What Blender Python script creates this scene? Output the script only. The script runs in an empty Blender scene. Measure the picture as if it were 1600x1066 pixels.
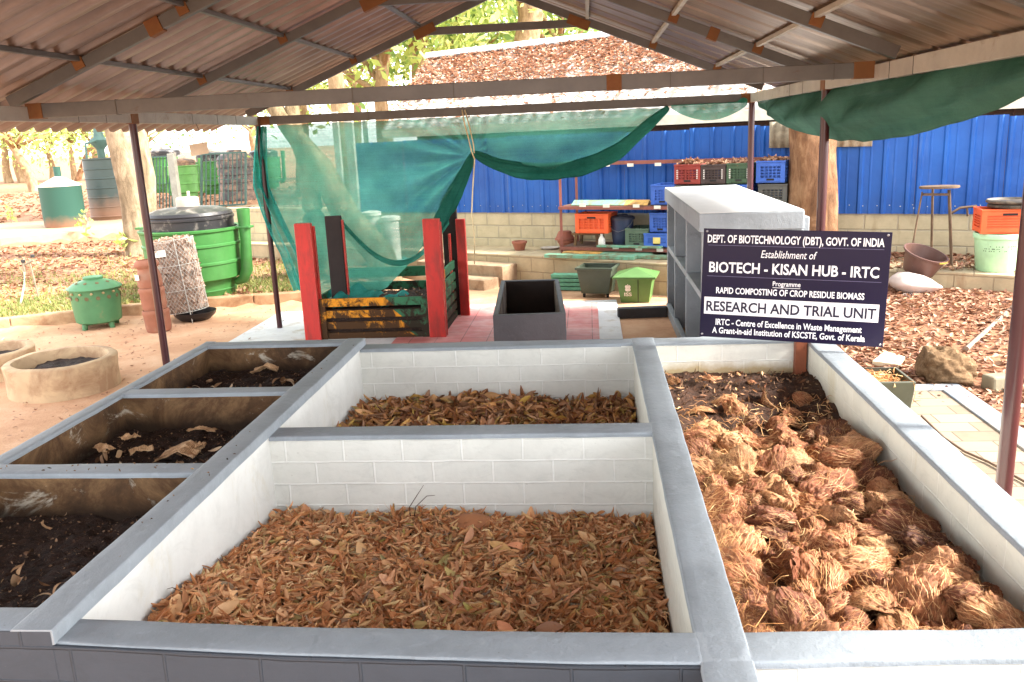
import bpy, bmesh, math, random
import numpy as np
from mathutils import Vector, Matrix, noise
random.seed(7); rng = np.random.default_rng(11)
SC = bpy.context.scene
COL = SC.collection
# ---------------------------------------------------------------- camera
CAMZ = 2.3
FPX = 1341.2                                   # focal length in pixels of a 1600 px wide frame
PITCH, YAW, ROLL = 0.23636, -0.096205, -0.04435
_f = np.array([math.sin(YAW)*math.cos(PITCH), math.cos(YAW)*math.cos(PITCH), -math.sin(PITCH)])
_r0 = np.array([math.cos(YAW), -math.sin(YAW), 0.0]); _u0 = np.cross(_r0, _f)
_r = math.cos(ROLL)*_r0 + math.sin(ROLL)*_u0
_u = -math.sin(ROLL)*_r0 + math.cos(ROLL)*_u0
CPOS = np.array([0, 0, CAMZ])
cam = bpy.data.cameras.new('camera'); camo = bpy.data.objects.new('camera', cam); COL.objects.link(camo)
camo.matrix_world = Matrix(((_r[0], _u[0], -_f[0], 0), (_r[1], _u[1], -_f[1], 0), (_r[2], _u[2], -_f[2], CAMZ), (0, 0, 0, 1)))
cam.sensor_width = 36; cam.lens = FPX/1600*36; cam.clip_start = .05; cam.clip_end = 800
SC.camera = camo
# ---------------------------------------------------------------- light
SUN_EL, SUN_AZ = math.radians(38), math.radians(96)      # azimuth clockwise from +y: low from the right, under the eave
W = bpy.data.worlds.new('World'); SC.world = W; W.use_nodes = True
nt = W.node_tree; nt.nodes.clear()
sky = nt.nodes.new('ShaderNodeTexSky'); sky.sky_type = 'NISHITA'; sky.sun_disc = False
sky.sun_elevation = SUN_EL; sky.sun_rotation = SUN_AZ; sky.air_density = 1.0; sky.dust_density = 1.0; sky.ozone_density = 1.0
bg = nt.nodes.new('ShaderNodeBackground'); bg.inputs[1].default_value = 0.15
wo = nt.nodes.new('ShaderNodeOutputWorld'); hs_ = nt.nodes.new('ShaderNodeHueSaturation'); hs_.inputs['Saturation'].default_value = .16; nt.links.new(sky.outputs[0], hs_.inputs['Color']); nt.links.new(hs_.outputs[0], bg.inputs[0]); nt.links.new(bg.outputs[0], wo.inputs[0])
sl = bpy.data.lights.new('sun', 'SUN'); sl.energy = 2.4; sl.angle = math.radians(9); sl.color = (1, .95, .86)
so = bpy.data.objects.new('sun', sl); COL.objects.link(so); so.location = (14, -3, 12)
sd = Vector((math.sin(SUN_AZ)*math.cos(SUN_EL), math.cos(SUN_AZ)*math.cos(SUN_EL), math.sin(SUN_EL)))
so.rotation_euler = sd.to_track_quat('Z', 'Y').to_euler()
SC.view_settings.view_transform = 'Standard'; SC.view_settings.look = 'None'
SC.view_settings.exposure = 2.8; SC.view_settings.gamma = 1
SC.cycles.max_bounces = 8; SC.cycles.transparent_max_bounces = 16; SC.cycles.diffuse_bounces = 5
SC.cycles.use_denoising = True
# ---------------------------------------------------------------- survey helpers: sight lines meet a known real plane
def ray(px, py): return _r*(px-800)/FPX + _u*(533-py)/FPX + _f
def atz(px, py, z): d = ray(px, py); return CPOS + d*((z-CAMZ)/d[2])
def aty(px, py, y): d = ray(px, py); return CPOS + d*(y/d[1])
def atx(px, py, x): d = ray(px, py); return CPOS + d*(x/d[0])
W0 = np.array([-1.19, 14.45, 0]); WU = np.array([.923, -.387, 0]); WN = np.array([-.387, -.923, 0])
def atw(px, py, off=0):                        # meets the boundary wall's plane, off metres in front of it
    d = ray(px, py); return CPOS + d*(((W0+WN*off-CPOS)@WN)/(d@WN))
def wpt(u, off, z): p = W0+WU*u+WN*off; return Vector((p[0], p[1], z))
def sm(a, b, x): t = min(1, max(0, (x-a)/(b-a))); return t*t*(3-2*t)
def lline(x, pts):                             # y of a polyline at x
    if x <= pts[0][0]: return pts[0][1]+(x-pts[0][0])*(pts[1][1]-pts[0][1])/(pts[1][0]-pts[0][0])
    for a, b in zip(pts, pts[1:]):
        if x <= b[0]: return a[1]+(x-a[0])*(b[1]-a[1])/(b[0]-a[0])
    return pts[-1][1]+(x-pts[-1][0])*(pts[-1][1]-pts[-2][1])/(pts[-1][0]-pts[-2][0])
KERB1 = [(-9.5, 9.9), (-7.9, 10.75), (-6.0, 11.75), (-3.9, 12.25)]
KERB2 = [(-30, 15), (-14.2, 19.6), (-11.9, 21.6), (-8, 24)]
def gh(x, y):                                  # ground height
    z = 0.0
    if x < -1.9:
        k = y-lline(x, KERB1)
        if x < -3.9: z += .14*sm(.0, .08, k)
        else: z += .14*sm(0, .08, k)*sm(-1.9, -3.6, x)
        z += .22*sm(0, .1, y-lline(x, KERB2))
    if x > 1.8: z += .26*sm(6.5, 10.5, y)*sm(1.8, 3.2, x)
    z += .012*noise.noise(Vector((x*.9, y*.9, 0)))*min(1, max(0, abs(x+1)-3.2))
    if y > 30 or abs(x) > 25: z += .3*noise.noise(Vector((x*.06, y*.06, 3)))*sm(28, 50, max(y, abs(x)))
    return z
def gpos(px, py):                              # where a sight line meets the ground
    z = 0.0
    for _ in range(30):
        p = atz(px, py, z); z = .5*z+.5*gh(p[0], p[1])
    p = atz(px, py, z); return Vector((p[0], p[1], gh(p[0], p[1])))
def back(p, R):                                # centre of a round thing whose near foot is at p
    d = Vector((p[0], p[1], 0)).normalized(); return Vector((p[0]+d.x*R, p[1]+d.y*R, p[2]))
def rpx(p, w):                                 # radius of a thing w pixels wide at p
    return w/2/FPX*float((np.array(p)-CPOS)@_f)
V = lambda p: Vector((float(p[0]), float(p[1]), float(p[2])))
# ---------------------------------------------------------------- mesh builder
class MB:
    def __init__(s): s.v = []; s.f = []; s.m = []
    def add(s, vs, fs, mi=0):
        b = len(s.v); s.v += [tuple(map(float, p)) for p in vs]; s.f += [tuple(b+i for i in f) for f in fs]; s.m += [mi]*len(fs); return s
    def box(s, c, d, rz=0, M=None, mi=0):
        h = Vector(d)/2; R = Matrix.Rotation(rz, 3, 'Z') if M is None else M; c = Vector(c)
        vs = [c+R@Vector((x*h.x, y*h.y, z*h.z)) for z in (-1, 1) for y in (-1, 1) for x in (-1, 1)]
        return s.add(vs, [(0, 2, 3, 1), (4, 5, 7, 6), (0, 1, 5, 4), (2, 6, 7, 3), (0, 4, 6, 2), (1, 3, 7, 5)], mi)
    def bb(s, a, b, mi=0): a = Vector(a); b = Vector(b); return s.box((a+b)/2, b-a, mi=mi)
    def bar(s, p, q, w, h, up=(0, 0, 1), mi=0):
        p = Vector(p); q = Vector(q); d = (q-p); L = d.length; d.normalize(); x = d.cross(Vector(up)).normalized(); z = x.cross(d)
        return s.box((p+q)/2, (w, L, h), M=Matrix((x, d, z)).transposed(), mi=mi)
    def tube(s, path, r, n=8, cap=True, mi=0):
        path = [Vector(p) for p in path]; rs = r if isinstance(r, (list, tuple)) else [r]*len(path)
        vs = []; ref = Vector((0, 0, 1)) if abs((path[-1]-path[0]).normalized().z) < .9 else Vector((1, 0, 0))
        for i, p in enumerate(path):
            d = (path[min(i+1, len(path)-1)]-path[max(i-1, 0)]).normalized(); x = d.cross(ref)
            if x.length < 1e-5: x = d.cross(Vector((0, 1, 0)))
            x.normalize(); y = d.cross(x).normalized(); ref = -y if False else ref
            for k in range(n): a = 2*math.pi*k/n; vs.append(p+(x*math.cos(a)+y*math.sin(a))*rs[i])
        fs = [(i*n+k, i*n+(k+1) % n, (i+1)*n+(k+1) % n, (i+1)*n+k) for i in range(len(path)-1) for k in range(n)]
        if cap: fs += [tuple(range(n-1, -1, -1)), tuple((len(path)-1)*n+k for k in range(n))]
        return s.add(vs, fs, mi)
    def lathe(s, c, prof, n=24, M=None, mi=0, a0=0, a1=2*math.pi, sy=1):
        c = Vector(c); full = abs(a1-a0-2*math.pi) < 1e-6; nn = n if full else n+1; vs = []
        for r, z in prof:
            for k in range(nn):
                a = a0+(a1-a0)*k/n; p = Vector((r*math.cos(a), r*math.sin(a)*sy, z)); vs.append(c+(M@p if M else p))
        fs = []
        for i in range(len(prof)-1):
            for k in range(n): fs.append((i*nn+k, i*nn+(k+1) % nn, (i+1)*nn+(k+1) % nn, (i+1)*nn+k))
        return s.add(vs, fs, mi)
    def grid(s, fn, nu, nv, mi=0):
        vs = [fn(i/nu, j/nv) for j in range(nv+1) for i in range(nu+1)]
        return s.add(vs, [(j*(nu+1)+i, j*(nu+1)+i+1, (j+1)*(nu+1)+i+1, (j+1)*(nu+1)+i) for j in range(nv) for i in range(nu)], mi)
    def prism(s, poly, z0, z1, mi=0):            # polygon counter-clockwise in plan
        n = len(poly); vs = [(p[0], p[1], z0) for p in poly]+[(p[0], p[1], z1) for p in poly]
        return s.add(vs, [tuple(range(n-1, -1, -1)), tuple(range(n, 2*n))]+[(i, (i+1) % n, n+(i+1) % n, n+i) for i in range(n)], mi)
    def build(s, name, mats, parent=None, smooth=None, bevel=0, local=False, solid=0, seg=2, sub=0):
        me = bpy.data.meshes.new(name)
        vs = s.v
        if parent is not None and not local:
            I = pmat(parent).inverted(); vs = [tuple(I@Vector(p)) for p in vs]
        me.from_pydata(vs, [], s.f)
        for m in (mats if isinstance(mats, (list, tuple)) else [mats]): me.materials.append(m)
        me.polygons.foreach_set('material_index', s.m); me.validate()
        if smooth is not None:
            me.polygons.foreach_set('use_smooth', [True]*len(me.polygons))
            if smooth < 180: me.set_sharp_from_angle(angle=math.radians(smooth))
        o = bpy.data.objects.new(name, me); COL.objects.link(o)
        if parent is not None: o.parent = parent
        if solid: m = o.modifiers.new('solid', 'SOLIDIFY'); m.thickness = solid; m.offset = 0
        if bevel: m = o.modifiers.new('bevel', 'BEVEL'); m.width = bevel; m.segments = seg; m.limit_method = 'ANGLE'; m.angle_limit = math.radians(40)
        if sub: m = o.modifiers.new('sub', 'SUBSURF'); m.levels = sub; m.render_levels = sub
        return o
def pmat(o):
    M = Matrix.Translation(o.location) @ o.rotation_euler.to_matrix().to_4x4() @ Matrix.Diagonal((*o.scale, 1))
    return pmat(o.parent) @ M if o.parent else M
def tag(o, label=None, cat=None, group=None, kind=None):
    if label: o['label'] = label
    if cat: o['category'] = cat
    if group: o['group'] = group
    if kind: o['kind'] = kind
    return o
def thing(name, label, cat, loc=(0, 0, 0), rz=0, group=None):
    o = bpy.data.objects.new(name, None); COL.objects.link(o); o.location = Vector(loc); o.rotation_euler = (0, 0, rz); o.empty_display_size = .1
    return tag(o, label, cat, group)
def clone(o, loc=None, rz=None, label=None, parent=None):
    c = o.copy(); COL.objects.link(c)
    if parent is not None: c.parent = parent
    if loc is not None: c.location = Vector(loc)
    if rz is not None: c.rotation_euler.z = rz
    if label: c['label'] = label
    for ch in list(o.children): clone(ch, parent=c)
    return c
# ---------------------------------------------------------------- materials
def C8(r, g, b):
    f = lambda c: (c/12.92 if c <= .04045 else ((c+.055)/1.055)**2.4); return (f(r/255), f(g/255), f(b/255))
class NT:
    def __init__(s, name):
        s.m = bpy.data.materials.new(name); s.m.use_nodes = True; s.t = s.m.node_tree
        s.b = s.t.nodes['Principled BSDF']; s.out = s.t.nodes['Material Output']; s._co = None
    def n(s, ty, **kw):
        x = s.t.nodes.new('ShaderNode'+ty)
        for k, v in kw.items(): setattr(x, k, v)
        return x
    def l(s, a, b): s.t.links.new(a, b)
    def co(s, scale=(1, 1, 1), world=False):
        if world: src = s.n('NewGeometry').outputs['Position']
        else: src = s.n('TexCoord').outputs['Object']
        mp = s.n('Mapping'); mp.inputs['Scale'].default_value = scale; s.l(src, mp.inputs['Vector']); return mp.outputs[0]
    def noise(s, scale, detail=4, rough=.55, vec=None, dist=0):
        x = s.n('TexNoise'); x.inputs['Scale'].default_value = scale; x.inputs['Detail'].default_value = detail; x.inputs['Roughness'].default_value = rough
        x.inputs['Distortion'].default_value = dist
        s.l(vec if vec is not None else s.co(), x.inputs['Vector']); return x.outputs['Fac']
    def ramp(s, fac, stops, interp='LINEAR'):
        r = s.n('ValToRGB'); r.color_ramp.interpolation = interp; e = r.color_ramp.elements
        while len(e) < len(stops): e.new(.5)
        for k, (p, c) in enumerate(stops): e[k].position = p; e[k].color = (*c, 1) if len(c) == 3 else c
        s.l(fac, r.inputs[0]); return r.outputs[0]
    def mix(s, fac, a, b, mode='MIX'):
        m = s.n('Mix', data_type='RGBA', blend_type=mode)
        for sock, v in ((m.inputs[0], fac), (m.inputs[6], a), (m.inputs[7], b)):
            if hasattr(v, 'links'): s.l(v, sock)
            elif isinstance(v, (int, float)): sock.default_value = v
            else: sock.default_value = (*v, 1)
        return m.outputs[2]
    def math(s, op, a, b=0.0):
        m = s.n('Math', operation=op)
        for sock, v in ((m.inputs[0], a), (m.inputs[1], b)):
            if hasattr(v, 'links'): s.l(v, sock)
            else: sock.default_value = v
        return m.outputs[0]
    def bump(s, h, strength=.3, dist=.01, prev=None):
        b = s.n('Bump'); b.inputs['Strength'].default_value = strength; b.inputs['Distance'].default_value = dist; s.l(h, b.inputs['Height'])
        if prev is not None: s.l(prev, b.inputs['Normal'])
        s.l(b.outputs[0], s.b.inputs['Normal']); return b.outputs[0]
    def col(s, c):
        if hasattr(c, 'links'): s.l(c, s.b.inputs['Base Color'])
        else: s.b.inputs['Base Color'].default_value = (*c, 1)
    def set(s, rough=.6, metal=0, spec=.5):
        s.b.inputs['Roughness'].default_value = rough; s.b.inputs['Metallic'].default_value = metal; s.b.inputs['Specular IOR Level'].default_value = spec
def wear(t, col, c, w=.012, amt=.9, scale=14):
    """paint rubbed off along real edges, broken up by noise"""
    b = t.n('Bevel', samples=4); b.inputs['Radius'].default_value = w; g = t.n('NewGeometry'); d = t.n('VectorMath', operation='DOT_PRODUCT')
    t.l(b.outputs[0], d.inputs[0]); t.l(g.outputs['True Normal'], d.inputs[1]); e = t.math('SUBTRACT', 1.0, d.outputs['Value'])
    k = t.math('MULTIPLY', e, t.math('ADD', t.math('MULTIPLY', t.noise(scale, 6, .75, t.co(world=True)), 5.0), -1.4))
    return t.mix(t.ramp(k, [(.05, (0, 0, 0)), (.16, (amt,)*3)]), col, c)
def pm(name, c, rough=.6, metal=0, var=.18, edge=None, scale=6, bump=.15, bscale=60, dirt=None, damt=.35, dscale=3, spec=.4, stretch=(1, 1, 1), bd=.004):
    """plain procedural material: base colour with slow variation, patches of dirt and a fine bump"""
    t = NT(name); co = t.co(stretch)
    a = tuple(x*(1-var) for x in c); b = tuple(min(.95, x*(1+var)) for x in c)
    col = t.ramp(t.noise(scale, 5, .6, co), [(.3, a), (.7, b)])
    if dirt is not None:
        d = t.ramp(t.noise(dscale, 8, .7, co, .4), [(.62-damt*.5, (0, 0, 0)), (.72-damt*.3, (1, 1, 1))])
        col = t.mix(t.math('MULTIPLY', d, .8), col, dirt)
    if edge is not None: col = wear(t, col, edge)
    t.col(col); t.set(rough, metal, spec)
    if bump: t.bump(t.noise(bscale, 4, .6, co), bump, bd)
    return t.m
# ================================================================ materials used in several places
GREYP = C8(150, 157, 163)
def grey_paint(name, c, dusty=.5):
    t = NT(name); co = t.co(world=True)
    n1 = t.noise(2.2, 6, .62, co); n2 = t.noise(19, 5, .65, co, .6)
    col = t.ramp(n1, [(.3, tuple(x*.78 for x in c)), (.5, c), (.7, tuple(min(.9, x*1.16) for x in c))])
    col = t.mix(t.ramp(n2, [(.56, (0, 0, 0)), (.74, (dusty,)*3)]), col, tuple(min(.9, x*1.5+.02) for x in c))
    col = t.mix(t.ramp(t.noise(5, 8, .75, t.co((1, 1, 1), True), 1.5), [(.60, (0, 0, 0)), (.72, (.55,)*3)]), col, tuple(x*.62 for x in c))
    col = wear(t, col, tuple(min(.8, x*1.5+.05) for x in c), .008, .4)
    sp = t.noise(70, 2, .5, co); col = t.mix(t.ramp(sp, [(.74, (0, 0, 0)), (.79, (.5,)*3)]), col, (.05, .045, .04))
    t.col(col); t.set(.55, 0, .4); b = t.bump(t.noise(9, 6, .7, co), .4, .02); t.bump(t.noise(130, 3, .6, co), .12, .003, b); return t.m
M_CAP = grey_paint('grey_coping_paint', C8(127, 134, 140), .3)
M_DGREY = grey_paint('dark_grey_wall_paint', C8(72, 78, 86), .25)
M_SHELF = grey_paint('shelf_grey_paint', C8(138, 144, 149), .3)
def block_mat(name, axis, c, joint, bw=.295, bh=.115, off=(0, 0), bump=.6, stain=None, stamt=.0, msize=.006, rough=.6, noisy=.1, zstain=None):
    """painted or bare block masonry: joints along a world axis ('x','y' or a tuple direction) and z"""
    t = NT(name); g = t.n('NewGeometry'); sx = t.n('SeparateXYZ'); t.l(g.outputs['Position'], sx.inputs[0])
    if axis == 'x': h = sx.outputs[0]
    elif axis == 'y': h = sx.outputs[1]
    else: h = t.math('ADD', t.math('MULTIPLY', sx.outputs[0], axis[0]), t.math('MULTIPLY', sx.outputs[1], axis[1]))
    cb = t.n('CombineXYZ'); t.l(t.math('ADD', h, off[0]), cb.inputs[0]); t.l(t.math('ADD', sx.outputs[2], off[1]), cb.inputs[1])
    wob = t.n('TexNoise'); wob.inputs['Scale'].default_value = 6; t.l(g.outputs['Position'], wob.inputs['Vector'])
    mp = t.n('VectorMath', operation='SCALE'); mp.inputs[3].default_value = .012; t.l(wob.outputs['Color'], mp.inputs[0])
    ad = t.n('VectorMath', operation='ADD'); t.l(cb.outputs[0], ad.inputs[0]); t.l(mp.outputs[0], ad.inputs[1])
    br = t.n('TexBrick'); br.inputs['Scale'].default_value = 1; br.inputs['Brick Width'].default_value = bw; br.inputs['Row Height'].default_value = bh
    br.inputs['Mortar Size'].default_value = msize; br.inputs['Mortar Smooth'].default_value = .6; br.inputs['Bias'].default_value = 0
    t.l(ad.outputs[0], br.inputs['Vector']); fac = br.outputs['Fac']
    br.inputs['Color1'].default_value = (.25, .25, .25, 1); br.inputs['Color2'].default_value = (.75, .75, .75, 1)
    co = g.outputs['Position']
    col = t.ramp(t.noise(3.5, 6, .65, co), [(.3, tuple(x*(1-noisy) for x in c)), (.7, tuple(min(.92, x*(1+noisy*.6)) for x in c))])
    sepb = t.n('SeparateColor'); t.l(br.outputs['Color'], sepb.inputs[0])
    col = t.mix(t.math('MULTIPLY', sepb.outputs[0], .22), col, tuple(x*.80 for x in c))
    sm_ = t.noise(5, 9, .78, t.co((1, 1, 2.2), True), 1.6); col = t.mix(t.ramp(sm_, [(.50, (0, 0, 0)), (.68, (.45,)*3)]), col, tuple(x*.70 for x in c))
    sp_ = t.noise(46, 3, .6, co); col = t.mix(t.ramp(sp_, [(.72, (0, 0, 0)), (.77, (.4,)*3)]), col, (.16, .11, .07))
    col = t.mix(t.math('MULTIPLY', fac, .28 if msize < .008 else .6), col, joint)
    if stain is not None:
        st = t.noise(2.6, 7, .7, t.co((1, 1, .22), True)); col = t.mix(t.ramp(st, [(.60-stamt*.2, (0, 0, 0)), (.74-stamt*.1, (.75,)*3)]), col, stain)
    if zstain is not None:                     # damp brown tide mark above the filling
        zc, w, zcol = zstain
        zz = t.math('ADD', sx.outputs[2], t.math('MULTIPLY', t.noise(6, 5, .6, co), .14))
        col = t.mix(t.ramp(t.math('DIVIDE', t.math('SUBTRACT', zz, zc-w), 2*w), [(.25, (.75,)*3), (.8, (0, 0, 0))]), col, zcol)
    t.col(col); t.set(rough, 0, .35)
    hgt = t.math('ADD', t.math('MULTIPLY', fac, -1 if msize > .008 else .8), t.math('MULTIPLY', t.noise(40, 5, .65, co), .25))
    b = t.bump(hgt, bump, .006); t.bump(t.noise(3.2, 4, .6, co), .25, .03, b); return t.m
WHITE = C8(206, 206, 199)
M_WX = block_mat('white_block_wall_x', 'x', WHITE, C8(240, 240, 238), off=(.05, .04))
M_WY = block_mat('white_block_wall_y', 'y', C8(214, 213, 200), C8(236, 235, 228), off=(.1, .04), stain=C8(190, 175, 130), stamt=.05)
M_WXS = block_mat('white_block_wall_stained', 'x', C8(226, 224, 214), C8(240, 240, 236), off=(.02, .04), zstain=(.80, .05, C8(165, 135, 70)))
def plaster(name, c, stain, fac=.3):
    t = NT(name); co = t.co(world=True)
    col = t.ramp(t.noise(2.2, 7, .7, co, .8), [(.3, tuple(x*.84 for x in c)), (.65, c)])
    col = t.mix(t.ramp(t.noise(5, 8, .75, t.co((1, 1, .4), True), .5), [(.56, (0, 0, 0)), (.74, (fac+.2,)*3)]), col, stain)
    col = t.mix(t.ramp(t.noise(3.4, 9, .75, co, 1.5), [(.52, (0, 0, 0)), (.68, (.5,)*3)]), col, tuple(x*.70 for x in c))
    t.col(col); t.set(.55, 0, .35); t.bump(t.noise(4, 7, .65, co), .35, .03); return t.m
M_WP = plaster('white_plaster_wall', C8(206, 206, 202), C8(180, 165, 122))
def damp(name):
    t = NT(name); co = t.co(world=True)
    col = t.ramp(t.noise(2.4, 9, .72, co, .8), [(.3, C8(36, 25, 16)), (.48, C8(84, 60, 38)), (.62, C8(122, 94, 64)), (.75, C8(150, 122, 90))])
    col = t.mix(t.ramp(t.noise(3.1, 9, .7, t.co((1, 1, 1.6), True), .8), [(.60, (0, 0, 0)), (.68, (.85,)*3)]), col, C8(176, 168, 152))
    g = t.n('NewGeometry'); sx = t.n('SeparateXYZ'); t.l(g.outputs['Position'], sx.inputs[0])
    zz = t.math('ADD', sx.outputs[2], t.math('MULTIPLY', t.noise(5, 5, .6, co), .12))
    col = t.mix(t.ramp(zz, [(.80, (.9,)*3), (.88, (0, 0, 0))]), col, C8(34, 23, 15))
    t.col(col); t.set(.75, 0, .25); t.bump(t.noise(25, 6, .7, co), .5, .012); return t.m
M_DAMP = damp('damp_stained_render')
M_SOIL = None
def soil_mat(name, a, b, fleck=None, wet=.75):
    t = NT(name); co = t.co(world=True)
    col = t.ramp(t.noise(30, 6, .7, co), [(.3, a), (.62, b)])
    if fleck is not None: col = t.mix(t.ramp(t.noise(75, 3, .6, co), [(.66, (0, 0, 0)), (.71, (1, 1, 1))]), col, fleck)
    t.col(col); t.set(wet, 0, .3); b_ = t.bump(t.noise(45, 6, .75, co), .9, .02); t.bump(t.noise(160, 3, .7, co), .6, .006, b_); return t.m
M_SOIL = soil_mat('black_compost', C8(22, 15, 12), C8(58, 40, 30), C8(120, 95, 68))
M_SOILB = soil_mat('brown_heap_base', C8(52, 34, 22), C8(100, 68, 44), C8(140, 100, 66))
def island_mat(name, stops, rough=.6, back=.25, bump=True, spec=.3, trans=0.0, sscale=40):
    """one mesh of many loose leaves: each leaf gets its own colour"""
    t = NT(name); g = t.n('NewGeometry'); col = t.ramp(g.outputs['Random Per Island'], stops)
    co = t.co(world=True); col = t.mix(t.ramp(t.noise(sscale, 4, .6, co), [(.35, (.16,)*3), (.7, (0, 0, 0))]), col, (.09, .045, .02))
    col = t.mix(t.math('MULTIPLY', g.outputs['Backfacing'], back), col, C8(205, 165, 130))
    t.col(col); t.set(rough, 0, spec)
    if trans:
        tr = t.n('BsdfTranslucent'); t.l(col, tr.inputs[0]); mx = t.n('MixShader'); mx.inputs[0].default_value = trans
        t.l(t.b.outputs[0], mx.inputs[1]); t.l(tr.outputs[0], mx.inputs[2]); t.l(mx.outputs[0], t.out.inputs[0])
    return t.m
# ================================================================ loose leaves in bulk
def leaf_mesh(name, P, L, Wd, mat, tilt=.5, curl=(.2, 1.4), parent=None, flat=.0, yaw=None, seed=1):
    r = np.random.default_rng(seed); N = len(P); nt_, ns = 6, 5
    T = np.linspace(-.5, .5, nt_); S = np.array([-1, -.5, 0, .5, 1.])
    w = np.array([.20, .74, 1, .95, .66, .16])
    L = r.uniform(*L, N); Wd_ = r.uniform(*Wd, N); cu = r.uniform(*curl, N)*r.choice([-1, 1], N); be = r.normal(0, .35, N); tw = r.normal(0, .5, N)
    ts, ss = np.meshgrid(T, S, indexing='ij'); ts = ts.ravel(); ss = ss.ravel(); ww = np.repeat(w, ns)
    ang = ss[None]*cu[:, None]+ts[None]*tw[:, None]*1.5          # rolled about the long axis
    rad = (Wd_/np.maximum(.35, np.abs(cu)))[:, None]*.5
    hw = ww[None]*Wd_[:, None]*.5
    x = hw*np.sin(ang)/np.maximum(.35, np.abs(cu))[:, None]; zc = hw*(1-np.cos(ang))/np.maximum(.35, np.abs(cu))[:, None]
    y = ts[None]*L[:, None]; z = zc+be[:, None]*L[:, None]*(ts[None]**2)*1.6
    q = np.stack([x, y, z], -1)
    a = r.uniform(0, 2*np.pi, N) if yaw is None else yaw; tx = r.normal(0, tilt, N); ty = r.normal(0, tilt, N)
    def rot(ax, an):
        c, s_ = np.cos(an), np.sin(an); R = np.zeros((N, 3, 3)); i, j = [(1, 2), (2, 0), (0, 1)][ax]
        R[:, ax, ax] = 1; R[:, i, i] = c; R[:, j, j] = c; R[:, i, j] = -s_; R[:, j, i] = s_; return R
    Rm = rot(2, a)@rot(0, tx)@rot(1, ty)
    q = np.einsum('nij,nkj->nki', Rm, q)+P[:, None, :]
    K = nt_*ns; vs = q.reshape(-1, 3)
    f0 = np.array([(i*ns+k, i*ns+k+1, (i+1)*ns+k+1, (i+1)*ns+k) for i in range(nt_-1) for k in range(ns-1)])
    fs = (f0[None]+(np.arange(N)*K)[:, None, None]).reshape(-1, 4)
    return raw_mesh(name, vs, fs, mat, parent, True)
def raw_mesh(name, vs, fs, mat, parent=None, smooth=True):
    if parent is not None:
        I = np.array(pmat(parent).inverted()); vs = vs@I[:3, :3].T+I[:3, 3]
    me = bpy.data.meshes.new(name); nv, nf = len(vs), len(fs); k = fs.shape[1]
    me.vertices.add(nv); me.vertices.foreach_set('co', vs.astype(np.float32).ravel())
    me.loops.add(nf*k); me.loops.foreach_set('vertex_index', fs.astype(np.int32).ravel())
    me.polygons.add(nf); me.polygons.foreach_set('loop_start', np.arange(0, nf*k, k, dtype=np.int32)); me.polygons.foreach_set('loop_total', np.full(nf, k, dtype=np.int32))
    me.polygons.foreach_set('use_smooth', [smooth]*nf); me.update(calc_edges=True); me.materials.append(mat)
    o = bpy.data.objects.new(name, me); COL.objects.link(o)
    if parent is not None: o.parent = parent
    return o
# ================================================================ ground
def ground_mat():
    t = NT('sandy_soil'); co = t.co(world=True)
    sand = t.ramp(t.noise(1.4, 8, .68, co, .3), [(.25, C8(172, 126, 94)), (.5, C8(200, 156, 122)), (.75, C8(214, 178, 146))])
    sand = t.mix(t.ramp(t.noise(38, 4, .7, co), [(.66, (0, 0, 0)), (.74, (.6,)*3)]), sand, C8(120, 84, 62))
    soil = t.ramp(t.noise(3, 7, .7, co), [(.3, C8(112, 74, 54)), (.7, C8(166, 118, 88))])
    g = t.n('NewGeometry'); s = t.n('SeparateXYZ'); t.l(g.outputs['Position'], s.inputs[0])
    far = t.math('ADD', s.outputs[1], t.math('MULTIPLY', t.noise(.5, 4, .6, co), 3))
    f1 = t.ramp(t.math('DIVIDE', t.math('SUBTRACT', far, 12.5), 6), [(.2, (0, 0, 0)), (.8, (.8,)*3)])
    right = t.ramp(t.math('DIVIDE', t.math('SUBTRACT', s.outputs[0], 1.5), 2), [(.3, (0, 0, 0)), (.6, (1, 1, 1))])
    t.col(t.mix(t.math('MAXIMUM', f1, right), sand, soil)); t.set(.9, 0, .2)
    b = t.bump(t.noise(24, 7, .7, co), .5, .02); t.bump(t.noise(4, 4, .6, co), .4, .06, b); return t.m
xs = np.concatenate([np.linspace(-300, -30, 14)[:-1], np.linspace(-30, -12, 37)[:-1], np.linspace(-12, 9, 106)[:-1], np.linspace(9, 30, 22)[:-1], np.linspace(30, 300, 14)])
ys = np.concatenate([np.linspace(-60, -3, 10)[:-1], np.linspace(-3, 18, 160)[:-1], np.linspace(18, 30, 60)[:-1], np.linspace(30, 60, 16)[:-1], np.linspace(60, 500, 14)])
vs = np.array([(x, y, gh(x, y)) for y in ys for x in xs]); nx = len(xs)
fs = np.array([(j*nx+i, j*nx+i+1, (j+1)*nx+i+1, (j+1)*nx+i) for j in range(len(ys)-1) for i in range(nx-1)])
tag(raw_mesh('ground', vs, fs, ground_mat()), kind='structure')
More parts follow.
